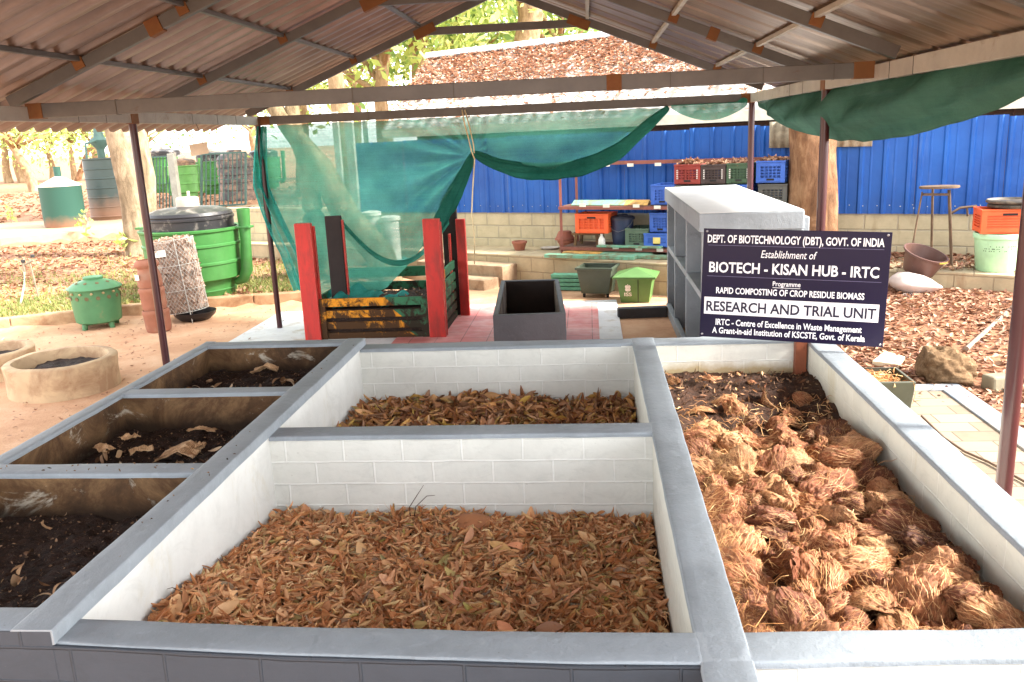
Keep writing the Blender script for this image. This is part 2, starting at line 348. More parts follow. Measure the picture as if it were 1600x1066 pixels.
# shed floor: white border, pale red tiles
def tile_mat():
    t = NT('red_floor_tiles'); g = t.n('NewGeometry'); br = t.n('TexBrick'); br.offset = 0; br.inputs['Scale'].default_value = 1
    br.inputs['Brick Width'].default_value = .3; br.inputs['Row Height'].default_value = .3; br.inputs['Mortar Size'].default_value = .005
    br.inputs['Color1'].default_value = (*C8(196, 112, 108), 1); br.inputs['Color2'].default_value = (*C8(206, 132, 126), 1); br.inputs['Mortar'].default_value = (*C8(130, 70, 66), 1)
    t.l(g.outputs['Position'], br.inputs['Vector'])
    n_ = t.ramp(t.noise(2.5, 7, .7, t.co(world=True)), [(.42, (0, 0, 0)), (.66, (.6,)*3)])
    t.col(t.mix(n_, br.outputs['Color'], C8(222, 190, 184))); t.set(.5, 0, .4); t.bump(br.outputs['Fac'], -.3, .004); return t.m
M_FLOOR = pm('white_floor_paint', C8(214, 214, 214), .6, var=.08, bump=.15, dirt=C8(176, 160, 140), damt=.2)
m = MB(); m.prism([(-4.4, 2.0), (1.6, 2.0), (1.6, 8.9), (.34, 9.3), (.34, 11.72), (-4.35, 11.45)], -.1, .02)
tag(m.build('shed_floor', M_FLOOR), kind='structure')
m = MB(); m.prism([(-2.3, 6), (.08, 6), (.08, 11.5), (-2.3, 11.35)], .0, .026)
tag(m.build('tile_floor', tile_mat()), kind='structure')
# ================================================================ masonry composting tanks
def cap_path(m, pts_a, pts_b, z1, th=.022, jit=.0022, seed=0, rnd=.008, step=.09):
    """a hand-rendered coping: rounded edges, slightly uneven, between two edge polylines"""
    A = [Vector((*p, 0)) for p in pts_a]; B = [Vector((*p, 0)) for p in pts_b]
    def res(P, n):
        d = [0]
        for a, b in zip(P, P[1:]): d.append(d[-1]+(b-a).length)
        out = []
        for k in range(n+1):
            t = d[-1]*k/n; i = max(j for j in range(len(P)-1) if d[j] <= t+1e-9); out.append(P[i].lerp(P[i+1], (t-d[i])/(d[i+1]-d[i])))
        return out
    n = max(3, int(sum((b-a).length for a, b in zip(A, A[1:]))/step)); A = res(A, n); B = res(B, n); vs = []
    for i, (a, b) in enumerate(zip(A, B)):
        d = (b-a); w = d.length; d.normalize()
        for (s, z) in ((0, -th), (0, -rnd), (rnd*.3, -rnd*.3), (rnd, 0), (w*.3, .0005), (w*.7, .0005), (w-rnd, 0), (w-rnd*.3, -rnd*.3), (w, -rnd), (w, -th)):
            p = a+d*s; e = noise.noise_vector(Vector((p.x*7, p.y*7, s*9+seed)))*jit
            vs.append((p.x+e.x*1.2, p.y+e.y*1.2, z1+z+e.z*(1.0 if z > -th else .9)))
    K = 10; fs = [(i*K+k, i*K+k+1, (i+1)*K+k+1, (i+1)*K+k) for i in range(n) for k in range(K-1)]
    fs += [(i*K+K-1, i*K, (i+1)*K, (i+1)*K+K-1) for i in range(n)]
    fs += [tuple(range(K-1, -1, -1)), tuple(n*K+k for k in range(K))]
    return m.add(vs, fs)
ZL, ZC = .945, .90
tankL = thing('composting_tank', 'grey topped row of three narrow masonry tanks with dark damp insides holding black compost', 'tank', (-2.2, 3.95, 0))
def wallbox(a, b, mat, par, name='wall'): m = MB(); m.bb(a, b); return m.build(name, mat, par)
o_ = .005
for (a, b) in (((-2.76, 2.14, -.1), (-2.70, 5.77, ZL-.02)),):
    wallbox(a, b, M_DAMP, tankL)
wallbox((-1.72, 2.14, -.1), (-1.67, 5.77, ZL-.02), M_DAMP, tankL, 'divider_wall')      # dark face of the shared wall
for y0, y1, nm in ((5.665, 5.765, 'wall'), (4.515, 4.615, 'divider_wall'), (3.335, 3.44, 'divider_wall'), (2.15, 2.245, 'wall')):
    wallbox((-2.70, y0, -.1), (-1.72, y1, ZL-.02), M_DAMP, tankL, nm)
M_DBLK = block_mat('dark_grey_block_wall', 'x', C8(58, 64, 72), C8(42, 46, 52), off=(.07, .028), bump=.9)
m = MB(); m.bb((-2.775, 2.119, -.1), (-1.604, 2.1235, ZL-.006)); m.build('front_face', M_DBLK, tankL)
wallbox((-2.70, .0, -.1), (-2.62, 2.13, .55), M_DGREY, tankL, 'low_wall') if False else None
m = MB()
cap_path(m, [(-2.77, 2.12), (-2.775, 4), (-2.77, 5.785)], [(-2.692, 2.12), (-2.692, 4), (-2.692, 5.785)], ZL, seed=1)
cap_path(m, [(-1.728, 2.12), (-1.725, 3.4), (-1.73, 5.785)], [(-1.598, 2.12), (-1.602, 4), (-1.598, 5.785)], ZL, th=.05, seed=2)
for k, (y0, y1) in enumerate(((5.655, 5.782), (4.508, 4.622), (3.325, 3.448), (2.123, 2.252))):
    cap_path(m, [(-2.70, y0), (-1.72, y0)], [(-2.70, y1), (-1.72, y1)], ZL-.003, seed=3+k)
m.build('coping', M_CAP, tankL, smooth=50)
tankR = thing('composting_tank', 'wide white block composting tank with three open chambers under a grey coping', 'tank', (0, 3.95, 0))
FI = [(-1.605, 2.262), (-.9, 2.232), (-.12, 2.214), (.342, 2.222), (.66, 2.238), (1.40, 2.266), (1.55, 2.27)]
FO = [(-1.605, 2.130), (-.9, 2.090), (-.06, 2.066), (.342, 2.072), (.62, 2.092), (1.12, 2.120), (1.55, 2.13)]
m = MB(); m.bb((-1.669, 2.16, -.1), (-1.608, 5.77, ZL-.05)); m.build('side_wall', M_WP, tankR)
m = MB(); m.bb((.275, 2.236, -.1), (.41, 5.66, ZC-.02)); m.build('divider_wall', M_WY, tankR)
m = MB(); m.bb((-1.608, 5.655, -.1), (.275, 5.795, ZC-.02)); m.build('end_wall', M_WX, tankR)
m = MB(); m.bb((.275, 5.665, -.1), (1.55, 5.79, ZC-.02)); m.build('end_wall', M_WXS, tankR)
m = MB(); m.bb((1.405, 2.27, -.1), (1.545, 5.665, ZC-.02)); m.build('side_wall', M_WY, tankR)
m = MB(); m.bb((-1.608, 3.90, -.1), (.275, 4.035, ZC-.02)); m.build('divider_wall', M_WX, tankR)
ins = [(x, y-.006) for x, y in FI]; outs = [(x, y+.006) for x, y in FO]
m = MB(); m.prism([(x, y-.010) for x, y in FO[:4]]+[(x, y-.001) for x, y in FO[:4]][::-1], -.1, ZC-.008); m.build('front_face', M_DBLK, tankR)
m = MB(); m.prism(outs[:4]+ins[:4][::-1], -.1, ZC-.02); m.build('front_wall', M_WX, tankR)
m = MB(); m.prism(outs[3:]+ins[3:][::-1], -.1, ZC-.02); m.build('front_wall', M_WX, tankR)
m = MB(); m.bb((.275, .0, -.1), (.41, 2.074, ZC-.02)); m.build('divider_wall', [M_DGREY], tankR)
m = MB(); m.bb((1.405, .0, -.1), (1.545, 2.12, ZC-.02)); m.build('side_wall', M_WY, tankR)
m = MB()
cap_path(m, [(.268, .0), (.269, 2.2), (.272, 4), (.267, 5.80)], [(.416, .0), (.413, 2.2), (.417, 4), (.418, 5.80)], ZC, seed=11)
cap_path(m, [(1.397, .0), (1.395, 3), (1.40, 4), (1.402, 5.80)], [(1.555, .0), (1.553, 3), (1.558, 4), (1.556, 5.80)], ZC, seed=12)
cap_path(m, FO[:4], FI[:4], ZC-.002, seed=13, jit=.003); cap_path(m, FO[3:], FI[3:], ZC-.0035, seed=14, jit=.003)
cap_path(m, [(-1.605, 3.893), (.29, 3.895)], [(-1.605, 4.040), (.29, 4.041)], ZC-.003, seed=15)
cap_path(m, [(-1.605, 5.645), (.29, 5.655)], [(-1.605, 5.805), (.29, 5.805)], ZC-.003, seed=16)
cap_path(m, [(.39, 5.655), (1.42, 5.655)], [(.39, 5.803), (1.42, 5.80)], ZC-.003, seed=17)
m.build('coping', M_CAP, tankR, smooth=50)
# ================================================================ fillings
def heap(name, x0, x1, y0, y1, h, mat, nx, ny, kind='stuff'):
    vs = np.array([(x0+(x1-x0)*i/nx, y0+(y1-y0)*j/ny, h(x0+(x1-x0)*i/nx, y0+(y1-y0)*j/ny)) for j in range(ny+1) for i in range(nx+1)])
    fs = np.array([(j*(nx+1)+i, j*(nx+1)+i+1, (j+1)*(nx+1)+i+1, (j+1)*(nx+1)+i) for j in range(ny) for i in range(nx)])
    o = raw_mesh(name, vs, fs, mat); return tag(o, kind=kind)
nz = lambda x, y, s, a, k=0: a*noise.fractal(Vector((x*s, y*s, k)), 1, 2, 5)
def scatter(n, x0, x1, y0, y1, h, seed, lift=(0, .02)):
    r = np.random.default_rng(seed); x = r.uniform(x0, x1, n); y = r.uniform(y0, y1, n)
    return np.array([(a, b, h(a, b)+l) for a, b, l in zip(x, y, r.uniform(*lift, n))])
LEAFM = island_mat('dry_leaves', [(0, C8(130, 80, 48)), (.10, C8(182, 116, 70)), (.28, C8(194, 130, 82)), (.5, C8(212, 152, 102)), (.70, C8(232, 188, 140)), (.82, C8(210, 168, 104)), (.88, C8(244, 212, 168)), (.95, C8(176, 164, 84)), (.98, C8(150, 132, 116)), (1, C8(96, 60, 40))], .45, .35, trans=.3)
LEAFD = island_mat('dark_leaves', [(0, C8(96, 58, 34)), (.25, C8(120, 74, 44)), (.5, C8(160, 104, 62)), (.78, C8(198, 146, 88)), (.92, C8(190, 156, 70)), (.96, C8(130, 116, 70)), (1, C8(214, 176, 140))], .5, .3, trans=.1)
def hfront(x, y):
    t = sm(-1.0, -1.6, x); return .425+.05*sm(3.2, 3.9, y)*(1-abs(x+1.0)*.3)+t*(.20*sm(3.9, 2.7, y)+.02)+nz(x, y, 2.5, .035)
def hback(x, y): return .49+.04*math.exp(-((x+.8)/.5)**2)+nz(x, y, 2.5, .04, 4)+.05*sm(-1.3, -1.6, x)*sm(5.6, 5, y)
heap('leaf_heap_base', -1.605, .275, 2.2, 3.902, lambda x, y: hfront(x, y)-.015, M_SOILB, 50, 50)
heap('leaf_heap_base', -1.605, .275, 4.03, 5.66, lambda x, y: hback(x, y)-.015, M_SOILB, 50, 50)
tag(leaf_mesh('dry_leaves', scatter(10500, -1.585, .25, 2.28, 3.87, hfront, 3, (-.01, .035)), (.045, .115), (.022, .048), LEAFM, .48, (1.5, 3.6), seed=5), kind='stuff')
tag(leaf_mesh('flat_leaves', scatter(800, -1.57, .24, 2.28, 3.86, hfront, 13, (.0, .035)), (.07, .15), (.035, .06), LEAFM, .5, (.15, .9), seed=15), kind='stuff')
tag(leaf_mesh('broken_leaves', scatter(5200, -1.59, .26, 2.28, 3.88, hfront, 14, (-.005, .036)), (.02, .07), (.010, .03), LEAFM, .6, (.8, 3.0), seed=16), kind='stuff')
tag(leaf_mesh('leaf_stalks', scatter(900, -1.57, .24, 2.28, 3.86, hfront, 17, (.0, .04)), (.05, .12), (.003, .006), LEAFM, .55, (.2, 1), seed=18), kind='stuff')
tag(leaf_mesh('dry_leaves', scatter(3000, -1.58, .25, 4.3, 5.63, hback, 4, (-.01, .05)), (.06, .15), (.03, .07), LEAFD, .55, (.8, 3.0), seed=6), kind='stuff')
tag(leaf_mesh('broken_leaves', scatter(2200, -1.58, .25, 4.3, 5.63, hback, 24, (-.01, .045)), (.02, .07), (.012, .04), LEAFD, .7, (.3, 2.2), seed=26), kind='stuff')
big = scatter(34, -1.2, .2, 2.4, 3.7, hfront, 21, (.03, .05))
tag(leaf_mesh('dry_leaves', big, (.10, .14), (.045, .06), island_mat('broad_leaves', [(0, C8(150, 112, 88)), (.5, C8(206, 140, 104)), (1, C8(186, 150, 120))], .5), .3, (.1, .5), seed=8), kind='stuff')
for k, (x0, x1, y0, y1, zc) in enumerate(((-2.70, -1.70, 4.60, 5.67, .765), (-2.70, -1.70, 3.43, 4.52, .735), (-2.70, -1.70, 2.24, 3.34, .745))):
    h = lambda x, y, zc=zc, k=k: zc-.01+nz(x, y, 6, .028, k*7)+nz(x, y, 25, .012, k)
    heap('black_compost', x0, x1, y0, y1, h, M_SOIL, 70, 70)
    P = scatter(700, x0+.03, x1-.03, y0+.03, y1-.03, h, 40+k, (0, .012))
    tag(leaf_mesh('compost_crumbs', P, (.006, .022), (.004, .012), island_mat('compost_crumbs_%s' % 'abc'[k], [(0, C8(30, 20, 15)), (.6, C8(66, 46, 34)), (.9, C8(96, 72, 50)), (1, C8(150, 120, 86))], .7), .5, (.2, 1.2), seed=50+k), kind='stuff')
hh = lambda x, y: .60+.075*sm(4.6, 5.4, y)+.03*sm(1.1, 1.4, x)+nz(x, y, 5, .035, 9)+nz(x, y, 22, .012, 2)
heap('black_compost', .405, 1.41, 2.2, 5.67, hh, soil_mat('brown_compost', C8(34, 21, 14), C8(74, 46, 30), C8(150, 110, 76)), 70, 180)
tag(leaf_mesh('compost_crumbs', scatter(700, .43, 1.38, 4.5, 5.64, hh, 47, (0, .015)), (.015, .06), (.004, .02), island_mat('husk_crumbs', [(0, C8(40, 24, 16)), (.6, C8(96, 60, 38)), (.85, C8(160, 112, 72)), (1, C8(206, 176, 130))], .7), .5, (.2, 1.2), seed=58), kind='stuff')
# ================================================================ open shed
def galv(name, c, stain, amt, rough=.45, metal=.3):
    t = NT(name); co = t.co(world=True)
    col = t.ramp(t.noise(3, 7, .7, co), [(.3, tuple(x*.75 for x in c)), (.7, tuple(x*1.12 for x in c))])
    col = t.mix(t.ramp(t.noise(4.5, 9, .75, co, .8), [(.66-amt*.2, (0, 0, 0)), (.76-amt*.1, (.85,)*3)]), col, stain)
    t.col(col); t.set(rough, metal, .4); t.bump(t.noise(30, 5, .6, co), .12, .004); return t.m
M_BEAM = galv('weathered_steel_beam', C8(102, 102, 101), C8(88, 66, 50), .15)
M_BEAMP = galv('pale_dirty_beam', C8(166, 161, 150), C8(120, 106, 84), .5, .6, .05)
M_RUST = pm('orange_primer', C8(116, 76, 40), .7, var=.15, bump=.1, dirt=C8(110, 64, 34), damt=.25, dscale=9)
M_POST = pm('maroon_post_paint', C8(60, 20, 24), .28, var=.1, bump=.05, dirt=C8(60, 30, 28), damt=.15, spec=.5)
def sheet_mat(name, c, c2, axis, seam=1.05):
    t = NT(name); g = t.n('NewGeometry'); s = t.n('SeparateXYZ'); t.l(g.outputs['Position'], s.inputs[0]); co = g.outputs['Position']
    col = t.ramp(t.noise(1.1, 6, .65, co), [(.3, c), (.7, c2)])
    st = t.n('TexNoise'); st.inputs['Scale'].default_value = 1; st.inputs['Detail'].default_value = 6
    mp = t.n('Mapping'); mp.inputs['Scale'].default_value = (.8, 16, .8); t.l(co, mp.inputs[0]); t.l(mp.outputs[0], st.inputs['Vector'])
    col = t.mix(t.ramp(st.outputs[0], [(.40, (.4,)*3), (.62, (0, 0, 0))]), col, tuple(x*.45 for x in c))
    col = t.mix(t.ramp(t.noise(3.3, 8, .7, co, .6), [(.64, (0, 0, 0)), (.8, (.7,)*3)]), col, C8(112, 84, 66))
    t.col(col); t.set(.40, .5, .5); t.bump(t.noise(18, 4, .6, co), .1, .006); return t.m
XL, XR, XC, ZR = -3.98, 1.88, -.97, 3.853      # post lines, ridge, rafter underside at the ridge
SLL, SLR = .395, .405
def zun(x): return ZR-(SLL*(XC-x) if x < XC else SLR*(x-XC))
shed = thing('open_shed', 'open sided shed of maroon pipe posts and grey steel trusses under a corrugated metal roof', 'shed', (XC, 7, 0))
RY0, RY1 = .2, 10.72                          # roof runs along y; unseen near end carried forward to shade the front chambers
def corr(name, xa, xb, mat, amp, pitch, prof):
    nper = 14; ny = int((RY1-RY0)/pitch*nper); nxs = 5; vs = []
    for i in range(ny+1):
        y = RY0+(RY1-RY0)*i/ny; w = prof((y/pitch) % 1)*amp
        for j in range(nxs+1): x = xa+(xb-xa)*j/nxs; vs.append((x, y, zun(x)+.135+w+.004*noise.noise(Vector((x, y*.7, 5)))))
    fs = [(i*(nxs+1)+j, i*(nxs+1)+j+1, (i+1)*(nxs+1)+j+1, (i+1)*(nxs+1)+j) for i in range(ny) for j in range(nxs)]
    return raw_mesh(name, np.array(vs), np.array(fs), mat, shed, True)
trap = lambda u: max(-1, min(1, 2.6*math.sin(2*math.pi*u)))*.5
corr('roof_sheet', -4.70, XC, sheet_mat('corrugated_roof_left', C8(146, 124, 110), C8(186, 164, 150), 0), .046, .235, trap)
ribs = lambda u: (.9 if (u % 1) < .1 else 0)+.10*math.sin(2*math.pi*u*9)
corr('roof_sheet', XC, 2.62, sheet_mat('corrugated_roof_right', C8(126, 108, 94), C8(158, 140, 125), 0), .03, .42, ribs)
def beam(name, p, q, w, h, mat, up=(0, 0, 1)): m = MB(); m.bar(p, q, w, h, up); return m.build(name, mat, shed, bevel=.004)
for x, mt in ((XL, M_BEAMP), (XR, M_BEAMP)): beam('eave_beam', (x, RY0+.1, 2.585), (x, 10.48, 2.585), .055, .10, mt)
TR = [.4, 2.1, 4.0, 6.02, 8.0, 10.42]
for k, y in enumerate(TR):
    if k in (3, 5): beam('tie_beam', (XL+.03, y, 2.605 if k == 3 else 2.585), (XR-.03, y, 2.605 if k == 3 else 2.585), .055, .098, M_BEAM)
    for xe in (-4.10, 2.0): beam('rafter', (xe, y+.003, zun(xe)+.053), (XC, y+.003, zun(XC)+.053), .048, .085, M_BEAM)
    if k >= 1: beam('collar_beam', (-1.86, y+.004, 3.50), (-.08, y+.004, 3.50), .05, .085, M_BEAM)
for x in (-4.33, -3.53, -2.73, -1.93, -1.2, -.7, .02, .76, 1.48, 2.2):
    beam('purlin', (x, RY0+.15, zun(x)+.098), (x, RY1-.1, zun(x)+.098), .04, .035, M_BEAM if x < 0 else M_BEAMP)
for y in (10.42, 7.46, 4.2):
    m = MB(); m.tube([(XL, y, .0), (XL, y, 2.54)], .034, 16); m.build('post', M_POST, shed, smooth=50)
for y in (10.42, 7.24, 3.88):
    m = MB(); m.tube([(XR, y, .0), (XR, y, 2.54)], .036, 16); m.build('post', M_POST, shed, smooth=50)
def gus(c, d, rz=0, tilt=0):
    m = MB(); m.box(c, d, M=Matrix.Rotation(rz, 3, 'Z') @ Matrix.Rotation(tilt, 3, 'Y')); m.build('gusset_plate', M_RUST, shed, bevel=.003)
for y in (10.42, 7.46): gus((XL+.002, y, 2.583), (.064, .12, .108))
for y in (10.42, 7.24, 3.88): gus((XR-.002, y, 2.583), (.064, .12, .108))
gus((XL+.07, 6.018, 2.605), (.12, .066, .106)); gus((XR-.09, 6.018, 2.605), (.13, .066, .106)); gus((.18, 6.018, 2.605), (.10, .064, .105))
gus((XL+.1, 10.418, 2.585), (.12, .066, .106)); gus((XR-.08, 10.418, 2.585), (.09, .066, .106))
tl, tr_ = -math.atan(SLL), math.atan(SLR)
for y in (10.42, 8.0, 6.02):
    gus((-1.86, y, 3.505), (.26, .068, .105), 0, tl); gus((-.08, y, 3.505), (.26, .068, .105), 0, tr_)
    for x in (-3.53, -2.73): gus((x, y-.0, zun(x)+.066), (.08, .064, .075), 0, tl)
    for x in (.76, 1.48): gus((x, y-.0, zun(x)+.066), (.085, .066, .078), 0, tr_)
gus((1.1, 8.0, zun(1.1)+.052), (.09, .064, .106), 0, tr_); gus((-2.95, 6.02, zun(-2.95)+.052), (.11, .064, .106), 0, tl)
M_WIRE = pm('wire', C8(90, 86, 80), .5, .6, bump=0)      # loops of binding wire round the beams
def loop(c, d): m = MB(); m.box(c, d); m.build('binding_wire', M_WIRE, shed)
for x in (-3.3, -1.6, -.9, .55, 1.15, 1.6): loop((x, 6.02, 2.605), (.004, .062, .104))
for x in (-2.6, -.6, .9): loop((x, 10.42, 2.585), (.004, .062, .103))
for y in (8.6, 9.2, 9.7, 7.0, 6.6): loop((XL, y, 2.585), (.060, .005, .105)); loop((XR, y-1.3, 2.585), (.060, .004, .105))
# ================================================================ shade nets
def net_mat(name, c, clear, fold=.0, c2=None, wv=150):
    t = NT(name); co = t.co(world=True)
    col = t.ramp(t.noise(2.0, 5, .6, co), [(.3, tuple(x*.8 for x in c)), (.7, c2 or tuple(min(.9, x*1.2) for x in c))])
    t.col(col); t.set(.7, 0, .15)
    tr = t.n('BsdfTranslucent'); t.l(col, tr.inputs[0]); m1 = t.n('MixShader'); m1.inputs[0].default_value = .5; t.l(t.b.outputs[0], m1.inputs[1]); t.l(tr.outputs[0], m1.inputs[2])
    tp = t.n('BsdfTransparent'); tp.inputs[0].default_value = (.95, 1, .98, 1)
    t.bump(t.noise(1, 5, .65, t.co((7, 7, 38), True), 1.2), fold, .03); band = t.noise(1, 4, .7, t.co((.7, .7, 70), True)); warp = t.noise(1.6, 4, .6, co); fine = t.noise(1, 2, .5, t.co((wv, wv, wv), True))
    f = t.math('ADD', t.math('ADD', t.math('MULTIPLY', t.math('SUBTRACT', band, .5), .40), t.math('MULTIPLY', t.math('SUBTRACT', warp, .5), .22)), t.math('MULTIPLY', t.math('SUBTRACT', fine, .5), .7))
    f = t.math('ADD', f, clear); cl = t.n('Clamp'); t.l(f, cl.inputs[0]); cl.inputs[1].default_value = max(0, clear-.4); cl.inputs[2].default_value = min(.9, clear+.4)
    m2 = t.n('MixShader'); t.l(cl.outputs[0], m2.inputs[0]); t.l(m1.outputs[0], m2.inputs[1]); t.l(tp.outputs[0], m2.inputs[2]); t.l(m2.outputs[0], t.out.inputs[0]); return t.m
TEAL = C8(66, 138, 122)
M_NET = net_mat('green_shade_net', TEAL, .21, c2=C8(92, 172, 150)); M_NETD = net_mat('folded_green_net', C8(42, 124, 108), .03, .9, c2=C8(66, 152, 136)); M_NETM = net_mat('double_green_net', C8(48, 162, 152), .16, c2=C8(80, 190, 180))
NY = 10.385
TOPX = [(-3.93, 0), (-3.3, .16), (-2.4, .36), (-1.36, .56), (-.6, .72), (.2, .88), (.93, 1)]
BOT = [(-3.62, .52, 0), (-3.45, .40, .06), (-2.93, .33, .15), (-2.55, .50, .22), (-2.23, .80, .30), (-1.95, 1.12, .38), (-1.70, 1.44, .45), (-1.36, 2.06, .56), (-1.15, 1.97, .62), (-.91, 1.88, .68), (-.38, 1.83, .78), (.23, 1.98, .88), (.61, 2.23, .94), (.93, 2.50, 1)]
def interp(tab, s, k): 
    for a, b in zip(tab, tab[1:]):
        if s <= b[-1]+1e-9: t = (s-a[-1])/(b[-1]-a[-1]); return a[k]+(b[k]-a[k])*t
    return tab[-1][k]
def netpt(s, v):
    xt = interp(TOPX, s, 0); xb = interp(BOT, s, 0); zb = interp(BOT, s, 1); zt = 2.53-.012*abs(math.sin(s*40))
    g = (-1.36, 2.06)
    x = xt+(xb-xt)*v; z = zt+(zb-zt)*v
    if s < .12: x -= .20*math.sin(math.pi*min(1, v*1.25))*(1-s/.12)
    th = math.atan2(z-g[1], x-g[0]); d = math.hypot(x-g[0], z-g[1])
    fold = .075*math.sin(th*15+1.5*noise.noise(Vector((x*2, z*2, 0))))*sm(0, .5, d)*(1-.75*sm(.6, 1.7, d)) if s < .6 else .05*math.sin(v*9+s*5)*v
    y = NY+fold+.05*noise.noise(Vector((x*1.3, z*1.1, 7)))-.10*v*sm(.62, .75, s)*(1-sm(.9, 1, s))+.16*v*sm(.3, .1, s)
    z -= .02*math.sin(s*60)*v*(1-v)
    return (x, y, z)
net = thing('shade_net', 'sheer green shade net tied to the far beam and trailing into the red posted crate', 'shade net', (-1.5, NY, 2.53))
m = MB(); m.grid(netpt, 170, 70); m.build('mesh_sheet', M_NET, net, smooth=180)
def hem(pts, r, n=20, seed=0):
    m = MB(); P = []; R = []
    for i in range(61):
        s = i/60*(len(pts)-1); k = min(int(s), len(pts)-2); a = Vector(pts[k]); b = Vector(pts[k+1]); p0 = Vector(pts[max(k-1, 0)]); p3 = Vector(pts[min(k+2, len(pts)-1)]); t = s-k
        p = .5*((2*a)+(b-p0)*t+(2*p0-5*a+4*b-p3)*t*t+(3*a-p0-3*b+p3)*t**3); P.append(p)
        u = i/60; R.append(r*(.35+1.0*math.sin(math.pi*min(1, max(0, u)))**.6)*(1+.15*noise.noise(Vector((u*9, seed, 0)))))
    m.tube(P, R, n); vs = []
    for i, v in enumerate(m.v):
        ring = i//n; c = P[ring]; d = Vector(v)-c; a = i % n
        vs.append(c+Vector((d.x, d.y*.45, d.z*1.5))*(1+.42*math.sin(a/n*2*math.pi*3+ring*.07+seed)+.2*noise.noise(Vector((c.x*5, a, seed)))))
    m.v = [tuple(v) for v in vs]; return m
hem([(-1.36, NY-.06, 2.10), (-1.1, NY-.08, 1.97), (-.75, NY-.10, 1.88), (-.38, NY-.10, 1.87), (0, NY-.10, 1.93), (.35, NY-.09, 2.07), (.65, NY-.06, 2.30), (.93, NY-.04, 2.52)], .042, seed=1).build('rolled_hem', M_NETD, net, smooth=180)
hem([(-1.36, NY-.05, 2.10), (-1.52, NY-.06, 1.80), (-1.68, NY-.06, 1.52), (-1.82, NY-.06, 1.27), (-2.02, NY-.06, 1.0)], .05, seed=3).build('rolled_hem', M_NETD, net, smooth=180)
m = MB()                                       # bunched curtain at the left post
def side(u, v):
    x0 = -4.00-.16*math.sin(math.pi*min(1, v*1.3)*.75)+.42*max(0, v-.35)*1.35; w = .13+.14*math.sin(math.pi*v*.8); z = 2.52-2.02*v
    x = x0+u*w; return (x, NY+.03+.05*math.sin(u*17+v*3)+.02*math.sin(u*41), z)
m.grid(side, 50, 60); m.build('bunched_edge', M_NETM, net, smooth=180)
m = MB()                                       # dropped corner crumpled inside the crate
def drop(u, v):
    x = -3.28+u*1.05; y = 10.45-v*.62; return (x, y, .40+.13*math.exp(-((u-.25)/.3)**2)*(1-v)+.04*math.sin(u*23+v*9)+.05*noise.noise(Vector((x*6, y*6, 1)))-.06*v)
m.grid(drop, 40, 20); m.build('crumpled_end', M_NETM, net, smooth=180)
def swag(u, v):                                # second fold between two droops, seen inside the main sheet
    x = -3.05+1.35*u; z = 1.42-.05*u-.62*math.sin(math.pi*(u*.9+.05))+.03*v*8*.1; return (x, NY-.02-.03*math.sin(v*math.pi), z+.05*v)
m = MB(); m.grid(swag, 50, 4); m.build('fold', M_NETD, net, smooth=180)
cord = thing('rope', 'pale cream cord tied round the gathered green net and hanging loose below it', 'rope', (-1.38, NY, 2.5))
m = MB(); m.tube([(-1.46, NY-.08, 2.60), (-1.44, NY-.09, 2.45), (-1.40, NY-.1, 2.28), (-1.37, NY-.11, 2.12), (-1.34, NY-.1, 2.03), (-1.38, NY-.1, 1.7), (-1.41, NY-.1, 1.4), (-1.39, NY-.1, 1.1), (-1.41, NY-.1, .78)], .0085, 6)
m.tube([(-1.43, NY-.07, 2.60), (-1.38, NY-.09, 2.4), (-1.345, NY-.1, 2.2), (-1.34, NY-.1, 2.1)], .008, 6)
m.build('strand', pm('cream_cord', C8(222, 206, 160), .7, bump=.2), cord, smooth=180)
# little draped piece by the right hand corner
n2 = thing('shade_net', 'small scrap of green net slung under the far beam beside the corner post', 'shade net', (1.4, NY, 2.5))
def scrap(u, v):
    x = .96+.86*u; return (x, NY-.02-.05*math.sin(math.pi*u)*v+.02*math.sin(u*19)*v, 2.545-(.03+.16*math.sin(math.pi*u)**.8)*v+.05*math.exp(-((u-.95)/.06)**2)*(1-v))
m = MB(); m.grid(scrap, 40, 14); m.build('mesh_sheet', net_mat('grey_green_net', C8(56, 140, 118), .15), n2, smooth=180)
# the long folded curtain under the right eave beam
BZ = [(10.36, 2.51), (9.9, 2.38), (9.34, 2.275), (8.5, 2.20), (7.47, 2.145), (6.6, 2.135), (5.58, 2.185), (4.7, 2.285), (4.19, 2.375), (3.6, 2.47), (2.4, 2.52)]
def curtain(u, v):
    y = 10.36+(2.4-10.36)*u
    for a, b in zip(BZ, BZ[1:]):
        if y >= b[0]-1e-9: t = (a[0]-y)/(a[0]-b[0]); zb = a[1]+(b[1]-a[1])*t; break
    zt = 2.60; s = abs(v-.5)*2; sgn = -1 if v < .5 else 1
    z = zb+(zt-zb)*s; drop_ = (zt-zb)
    wid = .045+.09*math.sin(math.pi*min(1, s*1.05))*min(1, drop_*2.2)
    x = 1.985+sgn*wid*(1-(1-s)**6 if s < .25 else 1)
    x += (.035*math.sin((z+.16*y)*24+noise.noise(Vector((y*.8, z*2, 0)))*3)+.02*noise.noise(Vector((y*2, z*7, 4))))*min(1, drop_*3)*(s*(1-s)*4*.8+.2)
    return (x, y, z+.012*noise.noise(Vector((y*3, 0, 1)))*(1-s))
n3 = thing('shade_net', 'long folded dark green net slung under the right hand eave beam', 'shade net', (1.98, 7, 2.6))
m = MB(); m.grid(curtain, 240, 48); m.build('mesh_sheet', net_mat('dark_folded_net', C8(58, 104, 88), .05, .5, c2=C8(84, 130, 114), wv=220), n3, smooth=180)
